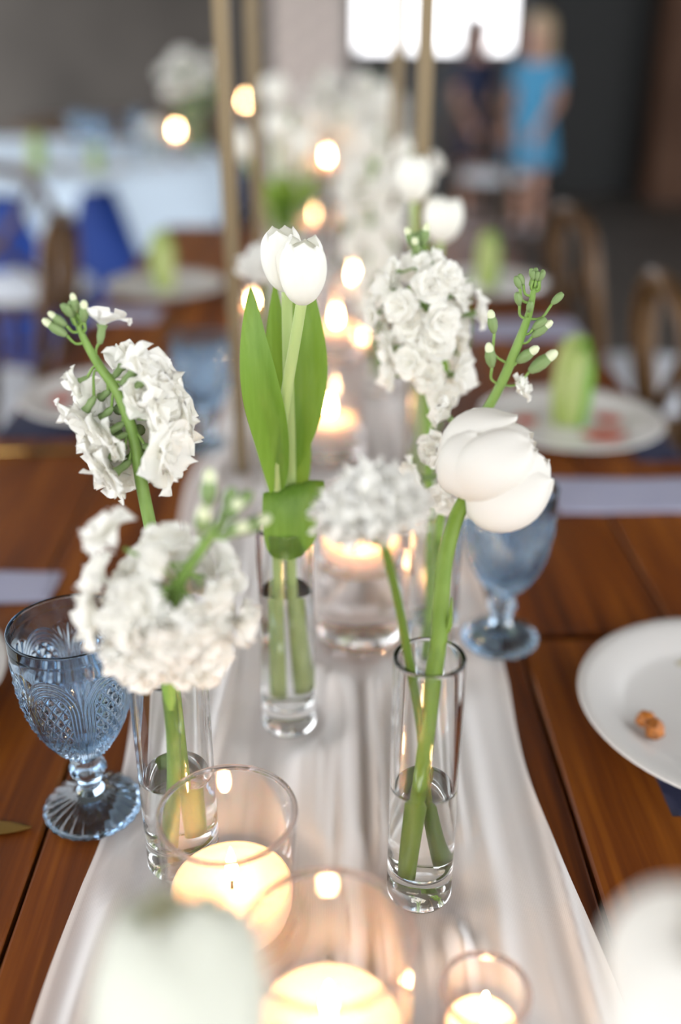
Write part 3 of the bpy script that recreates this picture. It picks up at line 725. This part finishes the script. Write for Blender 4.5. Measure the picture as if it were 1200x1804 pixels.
L0 = Vector(RP[0])
mk('stem', *shift(join(tube(RP, (.0050, .0050, .0052, .0052, .0050, .0046, .0044), 14, 8, wob=.05), tube([(.0655, .507, .949), (.071, .508, .957), (.0722, .511, .975)], [.002, .002, .0005], 6, 4)), -L0), M['rstem'], rr_)
petal_ball((.1085, .559, 1.0385), (.80, .05, .45), .0335, [(5, 1.0, 2.35, .70, .63, .30), (1, 1.10, 1.35, .75, -1.3, .18), (4, .80, 2.7, .9, 0, .1), (5, .68, 2.8, .8, .3, .1), (5, .5, 2.8, .8, .1, .1)], rr_, L0, 'petal_ran', (0, -1, 0), 4)

# ------------------------------------------------------------------ carnations
CPET = [small_mesh('petal', petal(.030, .0105, 1.25, .70, .0050, 900 + i, 10, 7, notch=.5), M['petal']) for i in range(5)]
def carnation(path, label, s=1.0, axis=None, group='white carnations', rad=(.0028, .0027, .0024), npet=130, seed=0, stem_='dstem'):
    L0 = Vector(path[0]); r = root('white_carnation', L0, label, 'flower', group); rnd = random.Random(seed)
    top = Vector(path[-1]); ax = Vector(axis) if axis else (top - Vector(path[-2])); ax.normalize(); q0 = UP.rotation_difference(ax)
    mk('stem', *shift(tube(path, rad, 10, 8), -L0), M[stem_], r)
    mk('calyx', *[[q0 @ Vector(x) + top - L0 for x in a] if k == 0 else a for k, a in enumerate(lathe([(0, -.010 * s), (.0035 * s, -.009 * s), (.0052 * s, 0), (.0060 * s, .008 * s), (.0045 * s, .008 * s)], 12))], M['dstem'], r)
    for i in range(npet):
        f = i / npet; tilt = 1.45 * (1 - f) ** .62
        qa = Quaternion(UP, i * 2.39996) @ Quaternion((1, 0, 0), -tilt + .55 + rnd.uniform(-.12, .12)) @ Quaternion((0, 1, 0), rnd.uniform(-.25, .25))
        inst('petal', CPET[i % 5], r, top + q0 @ Vector((0, 0, .002 * s)) - L0, q0 @ qa, s * rnd.uniform(.88, 1.08))
    return r
carnation([(.066, .497, T + .026), (.0585, .492, .86), (.0532, .490, .9044), (.0462, .487, .9439), (.0380, .480, .9889), (.0290, .470, 1.0304), (.0235, .4625, 1.0460)],
          'ruffled white carnation beside the ranunculus in the same slim vase', axis=(-.20, -.05, 1), seed=3, s=1.0)

# ------------------------------------------------------------------ flowers further down the table and close to the lens
def vase_small(x, y, label, h=.16, z=None):
    return bud_vase((x, y, z or T + .004), h, .020, .08, label, n=32)
def up_path(x, y, hx, hy, hz, z0=T + .03, sway=.01):
    a, b = Vector((x, y, z0)), Vector((hx, hy, hz)); k = random.uniform(-sway, sway)
    return [a, a.lerp(b, .35) + Vector((k, 0, .0)), a.lerp(b, .7) + Vector((k, 0, 0)), b]
def far_stock(x, y, hx, hy, hz, label, n=16, t0=.45, s=1.25, seed=0, z0=T + .03):
    stock('white_stock', up_path(x, y, hx, hy, hz, z0), label, ring(t0, .95, n, .032, s, .3, seed), [(1, 0, .006, 1, 0), (1, 120, .006, 1, 1), (1, -120, .006, 1, 0), (.97, 60, .012, 1.2, 1)], cal=False, seed=seed)
def far_leaf(x, y, dx, dy, z1, wd=.018):
    return dict(path=[(x, y, T + .10), (x + dx * .25, y + dy * .25, T + .16), (x + dx * .65, y + dy * .65, (z1 + T + .16) / 2), (x + dx, y + dy, z1)], width=wd, across=(1, .3, 0), fold=-.25)

vase_small(-.066, 1.06, 'clear bud vase of the lone carnation in front of the gold stand', .18)
carnation(up_path(-.066, 1.06, -.0655, 1.05, 1.045), 'white carnation in front of the gold stand leg, behind the tulips', s=1.0, seed=8, axis=(0, -.15, 1))
vase_small(.112, 1.075, 'clear bud vase of the tulip pair behind the stock spire', .18)
tulip(up_path(.108, 1.080, .0900, 1.085, 1.118), 'white tulip standing taller of the pair behind the stock spire', R=.0180, H=.045, rad=(.0045, .0042, .004), leaves=[far_leaf(.108, 1.085, -.004, .015, 1.09, .012)], seed=11)
tulip(up_path(.118, 1.068, .1185, 1.075, 1.078), 'round white tulip standing shorter of the pair behind the stock spire', R=.0205, H=.045, rad=(.0045, .0042, .004), seed=12, open_=.03,
      leaves=[far_leaf(.120, 1.068, .030, 0, 1.045, .010), dict(path=[(.118, 1.06, T + .12), (.128, 1.05, T + .20), (.138, 1.045, T + .245), (.146, 1.04, T + .20)], width=.015, across=(1, -.3, 0), fold=-.2)])
vase_small(.075, 1.50, 'clear bud vase of the full stock within the gold stand')
far_stock(.075, 1.50, .060, 1.46, 1.10, 'full white stock within the gold stand', 26, .36, .95, 21)
far_stock(.080, 1.505, .125, 1.50, 1.13, 'thin white stock with long bare stem within the gold stand', 6, .80, .75, 22)
vase_small(.11, 2.13, 'clear bud vase of the middle stock down the runner')
far_stock(.11, 2.13, .0986, 2.10, 1.08, 'dense white stock in the middle of the far table half', 20, .38, 1.45, 23)
vase_small(.02, 2.28, 'clear bud vase of the leaning stock on the runner centre line')
far_stock(.02, 2.28, .075, 2.34, 1.05, 'leaning white stock on the runner centre line', 18, .40, 1.3, 33)
vase_small(-.10, 2.36, 'clear bud vase of the leafy tulip clump', .17)
for k, (hx, hy, hz) in enumerate(((-.183, 2.30, 1.025), (-.115, 2.38, 1.05), (-.06, 2.33, 1.02))):
    tulip(up_path(-.10 + .01 * (k - 1), 2.36, hx, hy, hz), ['white tulip leaning outward over the runner edge from the leafy clump', 'white tulip rising highest from the leafy clump', 'white tulip leaning inward from the leafy clump'][k],
          R=.028, H=.065, rad=(.006, .0055, .005), seed=30 + k, leaves=[far_leaf(-.10 + .01 * (k - 1), 2.36, (-.05, .0, .06)[k], (-.03, .04, -.02)[k], .985, .027), far_leaf(-.10, 2.35, (-.02, .03, .04)[k], -.04, .93, .026)])
vase_small(-.09, 2.52, 'clear bud vase of the wide stock beside the leafy tulips')
far_stock(-.09, 2.52, -.085, 2.50, 1.09, 'wide white stock behind the leafy tulip clump', 20, .45, 1.6, 24)
vase_small(.06, 2.62, 'clear bud vase of the paired stocks near the far end')
far_stock(.06, 2.62, .035, 2.58, 1.09, 'white stock, shorter of the pair near the far end', 18, .45, 1.5, 25)
far_stock(.07, 2.63, .150, 2.68, 1.13, 'white stock, taller of the pair near the far end', 18, .5, 1.5, 26)
vase_small(-.12, 2.88, 'clear bud vase of the last tulip at the table end', .17)
tulip(up_path(-.12, 2.88, -.135, 2.9, 1.085), 'lone white tulip at the far table end', R=.036, H=.085, rad=(.006, .0055, .005), seed=41, leaves=[far_leaf(-.12, 2.88, .03, 0, 1.05, .025)])
vase_small(.08, 2.88, 'clear bud vase of the last stocks at the table end')
far_stock(.08, 2.88, .12, 2.90, 1.15, 'white stock spreading at the far table end', 20, .5, 1.7, 27)
far_stock(.07, 2.885, -.02, 2.975, 1.15, 'white stock leaning inward at the far table end', 18, .5, 1.5, 28)
# two flowers close to the camera
vase_small(-.040, .215, 'clear bud vase of the pale tulip by the low candle cylinder', .17)
tulip([(-.040, .215, T + .03), (-.044, .210, .90), (-.047, .204, .938), (-.049, .200, .949)], 'pale greenish white tulip standing before the low candle cylinders', R=.0290, H=.082, seed=51, rot0=1.05, pm='petal_green', axis=(-.05, .65, 1),
      leaves=[far_leaf(-.040, .215, -.03, -.01, .985, .014)])
vase_small(.105, .200, 'clear bud vase of the round bloom by the ribbed votive', .16)
RQ = [(.105, .200, T + .03), (.106, .198, .88), (.108, .194, .98), (.110, .190, 1.010)]
fr_ = root('white_ranunculus', RQ[0], 'big round white ranunculus standing beside the ribbed votive', 'flower')
mk('stem', *shift(tube(RQ, (.0045, .0045, .0042), 12, 6), -Vector(RQ[0])), M['rstem'], fr_)
mk('sepal', *shift(leaf_mesh([(.110, .190, 1.008), (.098, .188, 1.010), (.088, .188, 1.020)], .008, (0, 1, 0), fold=-.2), -Vector(RQ[0])), M['leaf'], fr_)
petal_ball((.112, .188, 1.037), (.05, -.1, 1), .034, [(5, 1.0, 2.4, .75, .2, .15), (5, .9, 2.6, .75, .8, .1), (5, .72, 2.8, .7, .3, .1)], fr_, Vector(RQ[0]), 'petal_ran', (0, -1, 0), 14)

# ================================================================== GOLD STAND
gs = root('flower_stand', (0, 1.43, T), 'tall slim gold metal flower stand straddling the runner', 'flower stand')
for x in (-.114, .106):
    for y in (-.24, .24):
        mk('leg', *box(x - .0085, x + .0085, y - .0085, y + .0085, .0016, .86, .002), M['gold'], gs, smooth=False)
for z in (.86,):
    for x in (-.114, .106): mk('top_rail', *box(x - .0085, x + .0085, -.2485, .2485, z, z + .017), M['gold'], gs, smooth=False)
    for y in (-.24, .24): mk('top_rail', *box(-.1055, .0975, y - .0085, y + .0085, z, z + .017), M['gold'], gs, smooth=False)

# ================================================================== PLATE SETTINGS
def plate_proto():
    prof = [(0, .003), (.075, .003), (.080, 0), (.084, .0005), (.088, .005), (.108, .013), (.129, .0185), (.1305, .0198), (.1295, .0212), (.120, .0192), (.105, .0165), (.094, .010), (.086, .0072), (.05, .0068), (0, .0068)]
    return small_mesh('dinner_plate', lathe(prof, 72), M['ceramic'])
PM = plate_proto()
def plate(x, y, label, z=T + .0008, rz=0):
    o = inst('dinner_plate', PM, None, (x, y, z)); return tag(o, label, 'plate', 'white dinner plates')
def napkin(name, x0, x1, y0, y1, z, mat_, label, cat='napkin', layers=2, seed=0, drop=0.0):
    rnd = random.Random(seed); ph = rnd.random() * 6
    def fn(u, v):
        x = x0 + (x1 - x0) * u; y = y0 + (y1 - y0) * v + .004 * math.sin(u * 7 + ph) * (v - .5)
        return (x, y, z + .0025 * layers + .0012 * math.sin(u * 9 + ph) * math.sin(v * 5 + 1) )
    t, f = grid(fn, 14, 10); b = [(x, y, max(zz - .002 * layers, z)) for x, y, zz in t]; n = len(t)
    fs = list(f) + [tuple(i + n for i in g[::-1]) for g in f]
    W_, H_ = 15, 11
    ed = [i for i in range(W_)] + [j * W_ + W_ - 1 for j in range(1, H_)] + [(H_ - 1) * W_ + i for i in range(W_ - 2, -1, -1)] + [j * W_ for j in range(H_ - 2, 0, -1)]
    for a, c in zip(ed, ed[1:] + ed[:1]): fs.append((c, a, a + n, c + n))
    o = mk(name, t + b, fs, M[mat_]); return tag(o, label, cat)
plate(.336, .665, 'white dinner plate with one fried crumb on it')
plate(.345, 1.338, 'white dinner plate smeared with red sauce under an upright green bundle')
plate(.352, 2.195, 'white dinner plate with a green bundle near the chair turned from the table')
plate(-.358, 2.178, 'white dinner plate with a yellow green bundle across from the gold stand')
plate(-.340, 1.447, 'white dinner plate beside the goblet at the gold stand leg')
plate(-.412, .705, 'white dinner plate by the gold knives')
napkin('folded_napkin', .250, .40, .555, .66, T + .0002, 'navy', 'dark navy folded napkin tucked under the plate with the fried crumb', layers=.3)
napkin('folded_napkin', .41, .475, 1.22, 1.33, T + .0002, 'navy', 'dark navy folded napkin tucked under the sauce smeared plate', layers=.3, seed=2)
napkin('folded_napkin', -.475, -.36, 1.31, 1.42, T + .0002, 'navy', 'dark navy folded napkin under the plate beside the goblet', layers=.3, seed=3)
napkin('gauze_napkin', .272, .476, 1.062, 1.16, T + .0005, 'lav', 'lavender gauze napkin laid flat before the sauce smeared plate', layers=1, seed=4)
napkin('gauze_napkin', .262, .476, 1.80, 1.93, T + .0005, 'lav', 'lavender gauze napkin between the two plates with green bundles', layers=1, seed=5)
napkin('gauze_napkin', -.476, -.284, .862, .925, T + .0005, 'lav', 'lavender gauze napkin behind the blue goblet', layers=1, seed=6)
napkin('gauze_napkin', -.476, -.34, 1.93, 2.03, T + .0005, 'lav', 'lavender gauze napkin before the plate with the yellow green bundle', layers=1, seed=7)
# food
def lump(r, seed, sq=(1, 1, 1), n=14):
    v, f = lathe([(math.sin(PI * k / n) * r if 0 < k < n else 0, -math.cos(PI * k / n) * r) for k in range(n + 1)], 18)
    return [Vector((x * sq[0], y * sq[1], z * sq[2])) * (1 + .35 * noise.noise(Vector((x, y, z)) * (1.6 / r) + Vector((seed, 0, 0)))) for x, y, z in v], f
o = mk('fried_crumb', *join(lump(.0088, 3, (1, 1, .8)), shift(lump(.0080, 5, (1, 1, .8)), (-.003, .011, .001))), M['nugget'], loc=(.258, .638, T + .0158)); tag(o, 'small golden brown fried crumb lying on the white plate', 'food')
def smear(x, y, rx, ry, mat_, label, seed, z):
    v, f = lathe([(0, .0016), (.4, .0015), (.8, .0010), (1, 0), (.8, -.0002), (0, -.0002)], 28)
    o = mk('sauce_smear', [(a * rx * (1 + .35 * noise.noise(Vector((a * 2, b * 2, seed)))), b * ry * (1 + .35 * noise.noise(Vector((a * 2, b * 2, seed + 4)))), c) for a, b, c in v], f, M[mat_], loc=(x, y, z)); return tag(o, label, 'sauce')
PZ = T + .0008 + .0071
smear(.352, .735, .040, .018, 'cream', 'pale cream sauce smear on the plate with the crumb', 1.5, PZ)
smear(.385, 1.30, .030, .022, 'sauce', 'brown red sauce smear in front of the green bundle', 2.5, PZ)
smear(.405, 1.365, .020, .024, 'sauce', 'red sauce blob beside the green bundle', 3.5, PZ)
smear(.285, 1.36, .018, .02, 'sauce', 'small orange red sauce patch behind the green bundle', 4.5, PZ)
smear(-.415, 1.46, .020, .028, 'sauce', 'red sauce patch on the plate beside the goblet', 5.5, PZ)
def bundle(x, y, label, s=1.0, z=PZ, rz=0, yellow=False, group='green bundles standing on plates'):
    r = root('lettuce_bundle', (x, y, z), label, 'lettuce', group, rz)
    for i in range(7):
        a = i * 2.4 + .4; rad = (.0165 + .004 * (i % 2)) * s; h = (.118 - .006 * (i % 3)) * s
        def fn(u, v):
            q = (u * 2 - 1); half = 1.0 * (1 - max(0, (v - .5) / .5) ** 2.2) ** .5 + .02 if v < 1 else .05
            rr = rad * (1.05 + .22 * math.sin(PI * v) - .75 * max(0, v - .72)) * (1 + .05 * math.sin(q * 8 + v * 5))
            b = a + q * half
            return (rr * math.cos(b), rr * math.sin(b), h * v)
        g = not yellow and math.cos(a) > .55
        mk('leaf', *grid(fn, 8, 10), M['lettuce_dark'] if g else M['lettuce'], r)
    mk('heart', *lathe([(0, 0), (.017 * s, .0), (.020 * s, .03 * s), (.019 * s, .06 * s), (.012 * s, .09 * s), (0, .104 * s)], 16), M['lettuce'], r)
    return r
bundle(.345, 1.345, 'pale green upright bundle on the sauce smeared plate', 1.08)
bundle(.350, 2.20, 'bright green upright bundle on the plate near the turned chair', 1.0, rz=.5)
bundle(-.362, 2.19, 'yellow green upright bundle on the plate across from the gold stand', 1.05, yellow=True)
# cutlery
def knife(x, y, rz, label, z=T + .0008):
    r = root('gold_knife', (x, y, z), label, 'knife', 'gold knives', rz)
    v, f = grid(lambda u, v: (.085 * u, (v - .5) * .017 * (1 - u ** 5 * .9) - .002 * u, .0008 + .0006 * math.sin(PI * v)), 10, 4)
    n = len(v); vv = v + [(a, b, .0002) for a, b, c in v]; ff = f + [tuple(i + n for i in g[::-1]) for g in f]
    mk('blade', vv, ff, M['goldc'], r)
    mk('handle', *tube([(0, 0, .0022), (-.05, 0, .0026), (-.115, 0, .0022)], [.0022, .0034, .0026], 8, 4), M['goldc'], r)
    return r
knife(-.302, .548, .04, 'gold knife, closer of two to the goblet foot')
knife(-.335, .580, .03, 'gold knife, closer of two to the plate edge')
knife(-.415, 1.26, .1, 'gold knife before the plate beside the goblet')

# ================================================================== CHAIRS
def build_chair():
    r = root('crossback_chair', (0, 0, 0))
    mk('seat', *lathe([(0, .44), (.195, .44), (.21, .45), (.21, .462), (.20, .468), (0, .466)], 28), M['chairwood'], r)
    mk('cushion', *lathe([(0, .470), (.19, .470), (.205, .482), (.205, .497), (.19, .508), (0, .512)], 28), M['cushion'], r)
    for s in (-1, 1):
        mk('leg', *tube([(s * .155, -.15, .44), (s * .175, -.17, 0)], [.017, .013], 10, 4), M['chairwood'], r)
        mk('leg', *tube([(s * .165, .165, .46), (s * .175, .185, .2), (s * .185, .22, 0)], [.017, .015, .013], 10, 4), M['chairwood'], r)
        mk('cross_slat', *tube([(s * .165, .172, .50), (s * .05, .222, .62), (-s * .07, .235, .74), (-s * .14, .225, .85)], [.012, .012, .012, .010], 8, 5), M['chairwood'], r)
    mk('hoop', *tube([(-.165, .165, .45), (-.185, .205, .62), (-.185, .232, .78), (-.13, .240, .875), (0, .246, .90), (.13, .240, .875), (.185, .232, .78), (.185, .205, .62), (.165, .165, .45)], .0175, 12, 6), M['chairwood'], r)
    mk('stretcher', *tube([(.15 * math.cos(a), .15 * math.sin(a), .24) for a in [i * PI / 6 for i in range(13)]], .009, 8, 2), M['chairwood'], r)
    return r
ch = build_chair()
CH = [((.80, 2.36, 0), 1.62, 'wooden crossback chair turned from the table near the bright green bundle'),
      ((.80, 1.62, 0), 1.50, 'wooden crossback chair turned from the table beside the sauce smeared plate'),
      ((-.84, 2.25, 0), -1.5, 'wooden crossback chair turned from the table by the yellow green bundle'),
      ((-.86, 1.60, 0), -1.65, 'wooden crossback chair turned from the table by the plate beside the goblet'),
      ((-1.02, 3.42, 0), PI - .1, 'wooden crossback chair with its back to the farm table, pushed up to the round table'),
      ((-.16, 4.42, 0), -PI / 2 + .1, 'wooden crossback chair at the round table beside the tall bouquet'),
      ((.98, 6.2, 0), 2.6, 'empty wooden crossback chair standing in front of the person in navy')]
for k, (l, rz, lab) in enumerate(CH):
    c = ch if k == 0 else copy_tree(ch)
    c.location = l; c.rotation_euler = (0, 0, rz); tag(c, lab, 'chair', 'wooden crossback chairs')

# ================================================================== ROUND TABLE
RC = (-1.42, 4.66)
rt = root('round_table', (RC[0], RC[1], 0), 'round table under a white overlay and royal blue cloth', 'table')
mk('table_top', *lathe([(0, .735), (.90, .735), (.90, .758), (0, .758)], 64), M['chairwood'], rt, smooth=False)
mk('pedestal', *lathe([(0, 0), (.28, 0), (.28, .03), (.05, .06), (.05, .735), (0, .735)], 24), M['chairwood'], rt)
def cloth(R, drop, z, amp, nf, m, name, label, flare=.06):
    n = 180; vs_, fs = [(RC[0], RC[1], z)], []
    rows = [(.5, 0), (1, 0), (1.01, .02)] + [(1.01 + flare * k / 6, k / 6) for k in range(1, 7)]
    for rr, d in rows:
        for i in range(n):
            a = 2 * PI * i / n; dd = drop(a) * d
            q = R * rr + amp * d * math.sin(a * nf) * (rr > 1)
            vs_.append((RC[0] + q * math.cos(a), RC[1] + q * math.sin(a), z - dd - (.004 if rr > 1 else 0)))
    for i in range(n): fs.append((0, 1 + i, 1 + (i + 1) % n))
    for k in range(len(rows) - 1):
        for i in range(n): j = (i + 1) % n; a0 = 1 + k * n; fs.append((a0 + i, a0 + n + i, a0 + n + j, a0 + j))
    o = mk(name, vs_, fs, m); return tag(o, label, 'tablecloth')
cloth(.905, lambda a: .735, .762, .03, 22, M['royal'], 'tablecloth', 'royal blue floor length cloth under the white overlay on the round table')
def ovdrop(a):
    # overlay cut in points: blue shows in the gaps between them
    d = math.degrees(a); d = d - 360 if d > 180 else d
    for g0, g1, p, L in ((-90, -80, -85, .0), (-72, -60, -66, .26), (-51, -4, -42, .42), (6, 40, 22, .40)):
        if g0 <= d <= g1: return .02 + L * (1 - abs(d - p) / max(p - g0 if d < p else g1 - p, 1)) ** .7
    if -90 <= d <= 40: return .015
    k = (d / 30) % 1.0; return .02 + (.40 * (1 - abs(2 * (k - .3) / .7 - 1)) ** .7 if k > .3 else 0)
cloth(.925, ovdrop, .768, .015, 10, M['whitecloth'], 'table_overlay', 'white overlay with hanging points on the round table', .085)
def rplate(x, y, lab): plate(x, y, lab, z=.7695)
rplate(-1.14, 4.12, 'white plate with a green bundle on the round table, by the chair back')
bundle(-1.14, 4.12, 'tall pale green upright bundle on the round table plate by the chair back', 1.2, z=.7768)
rplate(-.90, 4.06, 'white plate with a small green bundle at the round table edge')
bundle(-.90, 4.06, 'short green upright bundle on the plate at the round table edge', .9, z=.7768)
# tall bouquet, white ball flower and candle
bud_vase((-.585, 4.60, .7695), .26, .045, .14, 'tall clear glass vase of the white bouquet on the round table', n=40)
for k, (dx, dy, dz) in enumerate(((-.05, -.05, .18), (.05, -.03, .20), (0, .05, .24), (-.08, .03, .25), (.07, .04, .27), (-.02, -.02, .30))):
    b = Vector((-.585 + dx * .2, 4.60 + dy * .2, .80)); e = Vector((-.585 + dx, 4.60 + dy, .84 + dz))
    carnation([b, b.lerp(e, .5), e], 'white ruffled bloom of the tall bouquet on the round table', s=2.0, seed=60 + k, npet=40, group='blooms of the round table bouquet', rad=(.005, .005, .005), stem_='stem')
for k, (x, y, rz) in enumerate(((-.53, 4.56, .3), (-.55, 4.64, -.5))):
    o = mk('bouquet_leaf', *leaf_mesh([(x, y, .99), (x + .02, y - .02, 1.03), (x + .04, y - .04, 1.07), (x + .05, y - .06, 1.08)], .035, (.4, 1, .2), fold=-.2), M['leaf']); tag(o, 'broad green leaf under the tall bouquet blooms', 'leaf', 'leaves of the round table bouquet')
bud_vase((-.725, 4.42, .7695), .10, .03, .06, 'short clear vase of the round white bloom on the round table', n=32)
carnation([(-.725, 4.42, .80), (-.725, 4.42, .84), (-.725, 4.42, .875)], 'round white bloom in the short vase on the round table', s=2.0, seed=71, axis=(0, 0, 1), stem_='stem')
lit_cylinder(-.640, 4.46, .038, .16, .095, ('on the round table beside the white blooms', 'on the round table beside the white blooms'), z=.7695, crad=.033, fs=1.3)
# a second round table behind carries one more candle
RC = (-1.14, 6.47)
st2 = root('round_table', (RC[0], RC[1], 0), 'round table behind, bare wood top with one lit candle', 'table')
mk('table_top', *lathe([(0, .735), (.75, .735), (.75, .76), (0, .76)], 48), M['chairwood'], st2, smooth=False)
mk('pedestal', *lathe([(0, 0), (.28, 0), (.28, .03), (.05, .06), (.05, .735), (0, .735)], 24), M['chairwood'], st2)
lit_cylinder(-.475, 6.2, .038, .2, .11, ('on the bare round table behind', 'on the bare round table behind'), z=.761, crad=.033, fs=1.5)

# ================================================================== PEOPLE
def etube(path, ab, side=(1, 0, 0), n=28, k=5):
    P = crom(path, k); m = len(P); vs_, fs = [], []; sd = Vector(side)
    for i, p in enumerate(P):
        t = (P[min(i + 1, m - 1)] - P[max(i - 1, 0)]).normalized(); fr = t.cross(sd).normalized()
        f = i / (m - 1) * (len(ab) - 1); j = min(int(f), len(ab) - 2); q = f - j
        a = ab[j][0] * (1 - q) + ab[j + 1][0] * q; b = ab[j][1] * (1 - q) + ab[j + 1][1] * q
        for c in range(n):
            th = 2 * PI * c / n; vs_.append(p + sd * (a * math.cos(th)) + fr * (b * math.sin(th)))
    for i in range(m - 1):
        for c in range(n): d = (c + 1) % n; fs.append((i * n + c, i * n + d, (i + 1) * n + d, (i + 1) * n + c))
    fs += [tuple(range(n))[::-1], tuple(range((m - 1) * n, m * n))]
    return vs_, fs

def person(loc, rz, label, dress, hair, hairlen):
    """standing, 1.38 m tall, arms hanging loosely with the hands in front"""
    r = root('person', loc, label, 'person', None, rz)
    J, E_, R_ = [], [], []
    def add(p, rad, par=None):
        J.append(p); R_.append(rad)
        if par is not None: E_.append((par, len(J) - 1))
        return len(J) - 1
    pel = add((0, 0, .70), .098); ab = add((0, -.005, .80), .088, pel); che = add((0, 0, .93), .095, ab); upc = add((0, .005, 1.03), .080, che)
    nk = add((0, 0, 1.105), .040, upc); jaw = add((0, -.025, 1.175), .052, nk); hd = add((0, -.012, 1.245), .076, jaw); add((0, -.008, 1.31), .064, hd)
    for s in (-1, 1):
        sh = add((s * .125, .005, 1.055), .044, upc); el = add((s * .165, .02, .855), .032, sh); wr = add((s * .125, -.115, .70), .022, el); pm = add((s * .115, -.145, .65), .023, wr)
        for q, (dx, ln) in enumerate(((-.024, .045), (-.008, .058), (.008, .060), (.022, .048))):
            a = add((s * .112 + dx, -.155, .622), .0085, pm); add((s * .110 + dx, -.158 + .01, .622 - ln), .007, a)
        a = add((s * .085, -.165, .648), .0085, pm); add((s * .075, -.178, .618), .007, a)
        hp = add((s * .065, 0, .64), .075, pel); kn = add((s * .065, -.012, .37), .050, hp); cf = add((s * .065, .008, .25), .046, kn); an = add((s * .065, .012, .075), .029, cf); add((s * .07, -.09, .03), .026, an)
    me = bpy.data.meshes.new('body'); me.from_pydata(J, E_, []); o = bpy.data.objects.new('body', me); COL.objects.link(o); o.parent = r; me.materials.append(M['skin'])
    sk = o.modifiers.new('skin', 'SKIN'); sk.use_smooth_shade = True
    for i, rad in enumerate(R_): me.skin_vertices[0].data[i].radius = (rad, rad)
    me.skin_vertices[0].data[0].use_root = True
    ss_ = o.modifiers.new('sub', 'SUBSURF'); ss_.levels = 2; ss_.render_levels = 2
    mk('dress', *etube([(0, .005, 1.085), (0, .005, 1.00), (0, 0, .88), (0, 0, .80), (0, 0, .68), (0, 0, .56), (0, 0, .44)],
                       [(.105, .07), (.135, .105), (.118, .10), (.115, .098), (.150, .125), (.172, .145), (.185, .16)]), M[dress], r)
    for s in (-1, 1): mk('sleeve', *etube([(s * .118, .005, 1.085), (s * .142, .012, 1.0), (s * .155, .016, .94)], [(.052, .052), (.05, .05), (.05, .05)], side=(.95, 0, .25)), M[dress], r)
    for s in (-1, 1): mk('shoe', *shift(lump(.042, 2 + s, (.85, 1.9, .8)), (s * .068, -.04, .036)), M['shoe'], r)
    hv, hf = lathe([(0, 1.378), (.05, 1.368), (.082, 1.325), (.088, 1.26), (.084, 1.19), (.068, 1.18 - hairlen), (.03, 1.17 - hairlen), (0, 1.17 - hairlen)], 24)
    mk('hair', [(x, y * .92 + .022 + (.012 if z < 1.2 else 0), z) for x, y, z in hv], hf, M[hair], r)
    for s in (-1, 1): mk('eye', *shift(lump(.010, 1, (1, .5, .6), 8), (s * .028, -.086, 1.245)), M['eye'], r)
    mk('nose', *shift(lump(.012, 2, (.7, 1, 1.3), 8), (0, -.092, 1.218)), M['skin'], r)
    mk('mouth', *shift(lump(.017, 3, (1, .35, .3), 8), (0, -.078, 1.182)), M['lip'], r)
    for s in (-1, 1): mk('ear', *shift(lump(.019, 4, (.4, .7, 1.1), 8), (s * .076, -.008, 1.235)), M['skin'], r)
    return r
person((1.37, 7.15, 0), -.7, 'person in a light blue dress and white shoes standing by the dark door', 'skydress', 'hairblond', .10)
person((1.04, 7.55, 0), .5, 'person with dark hair in a navy dress standing before the window', 'navydress', 'hairdark', .06)
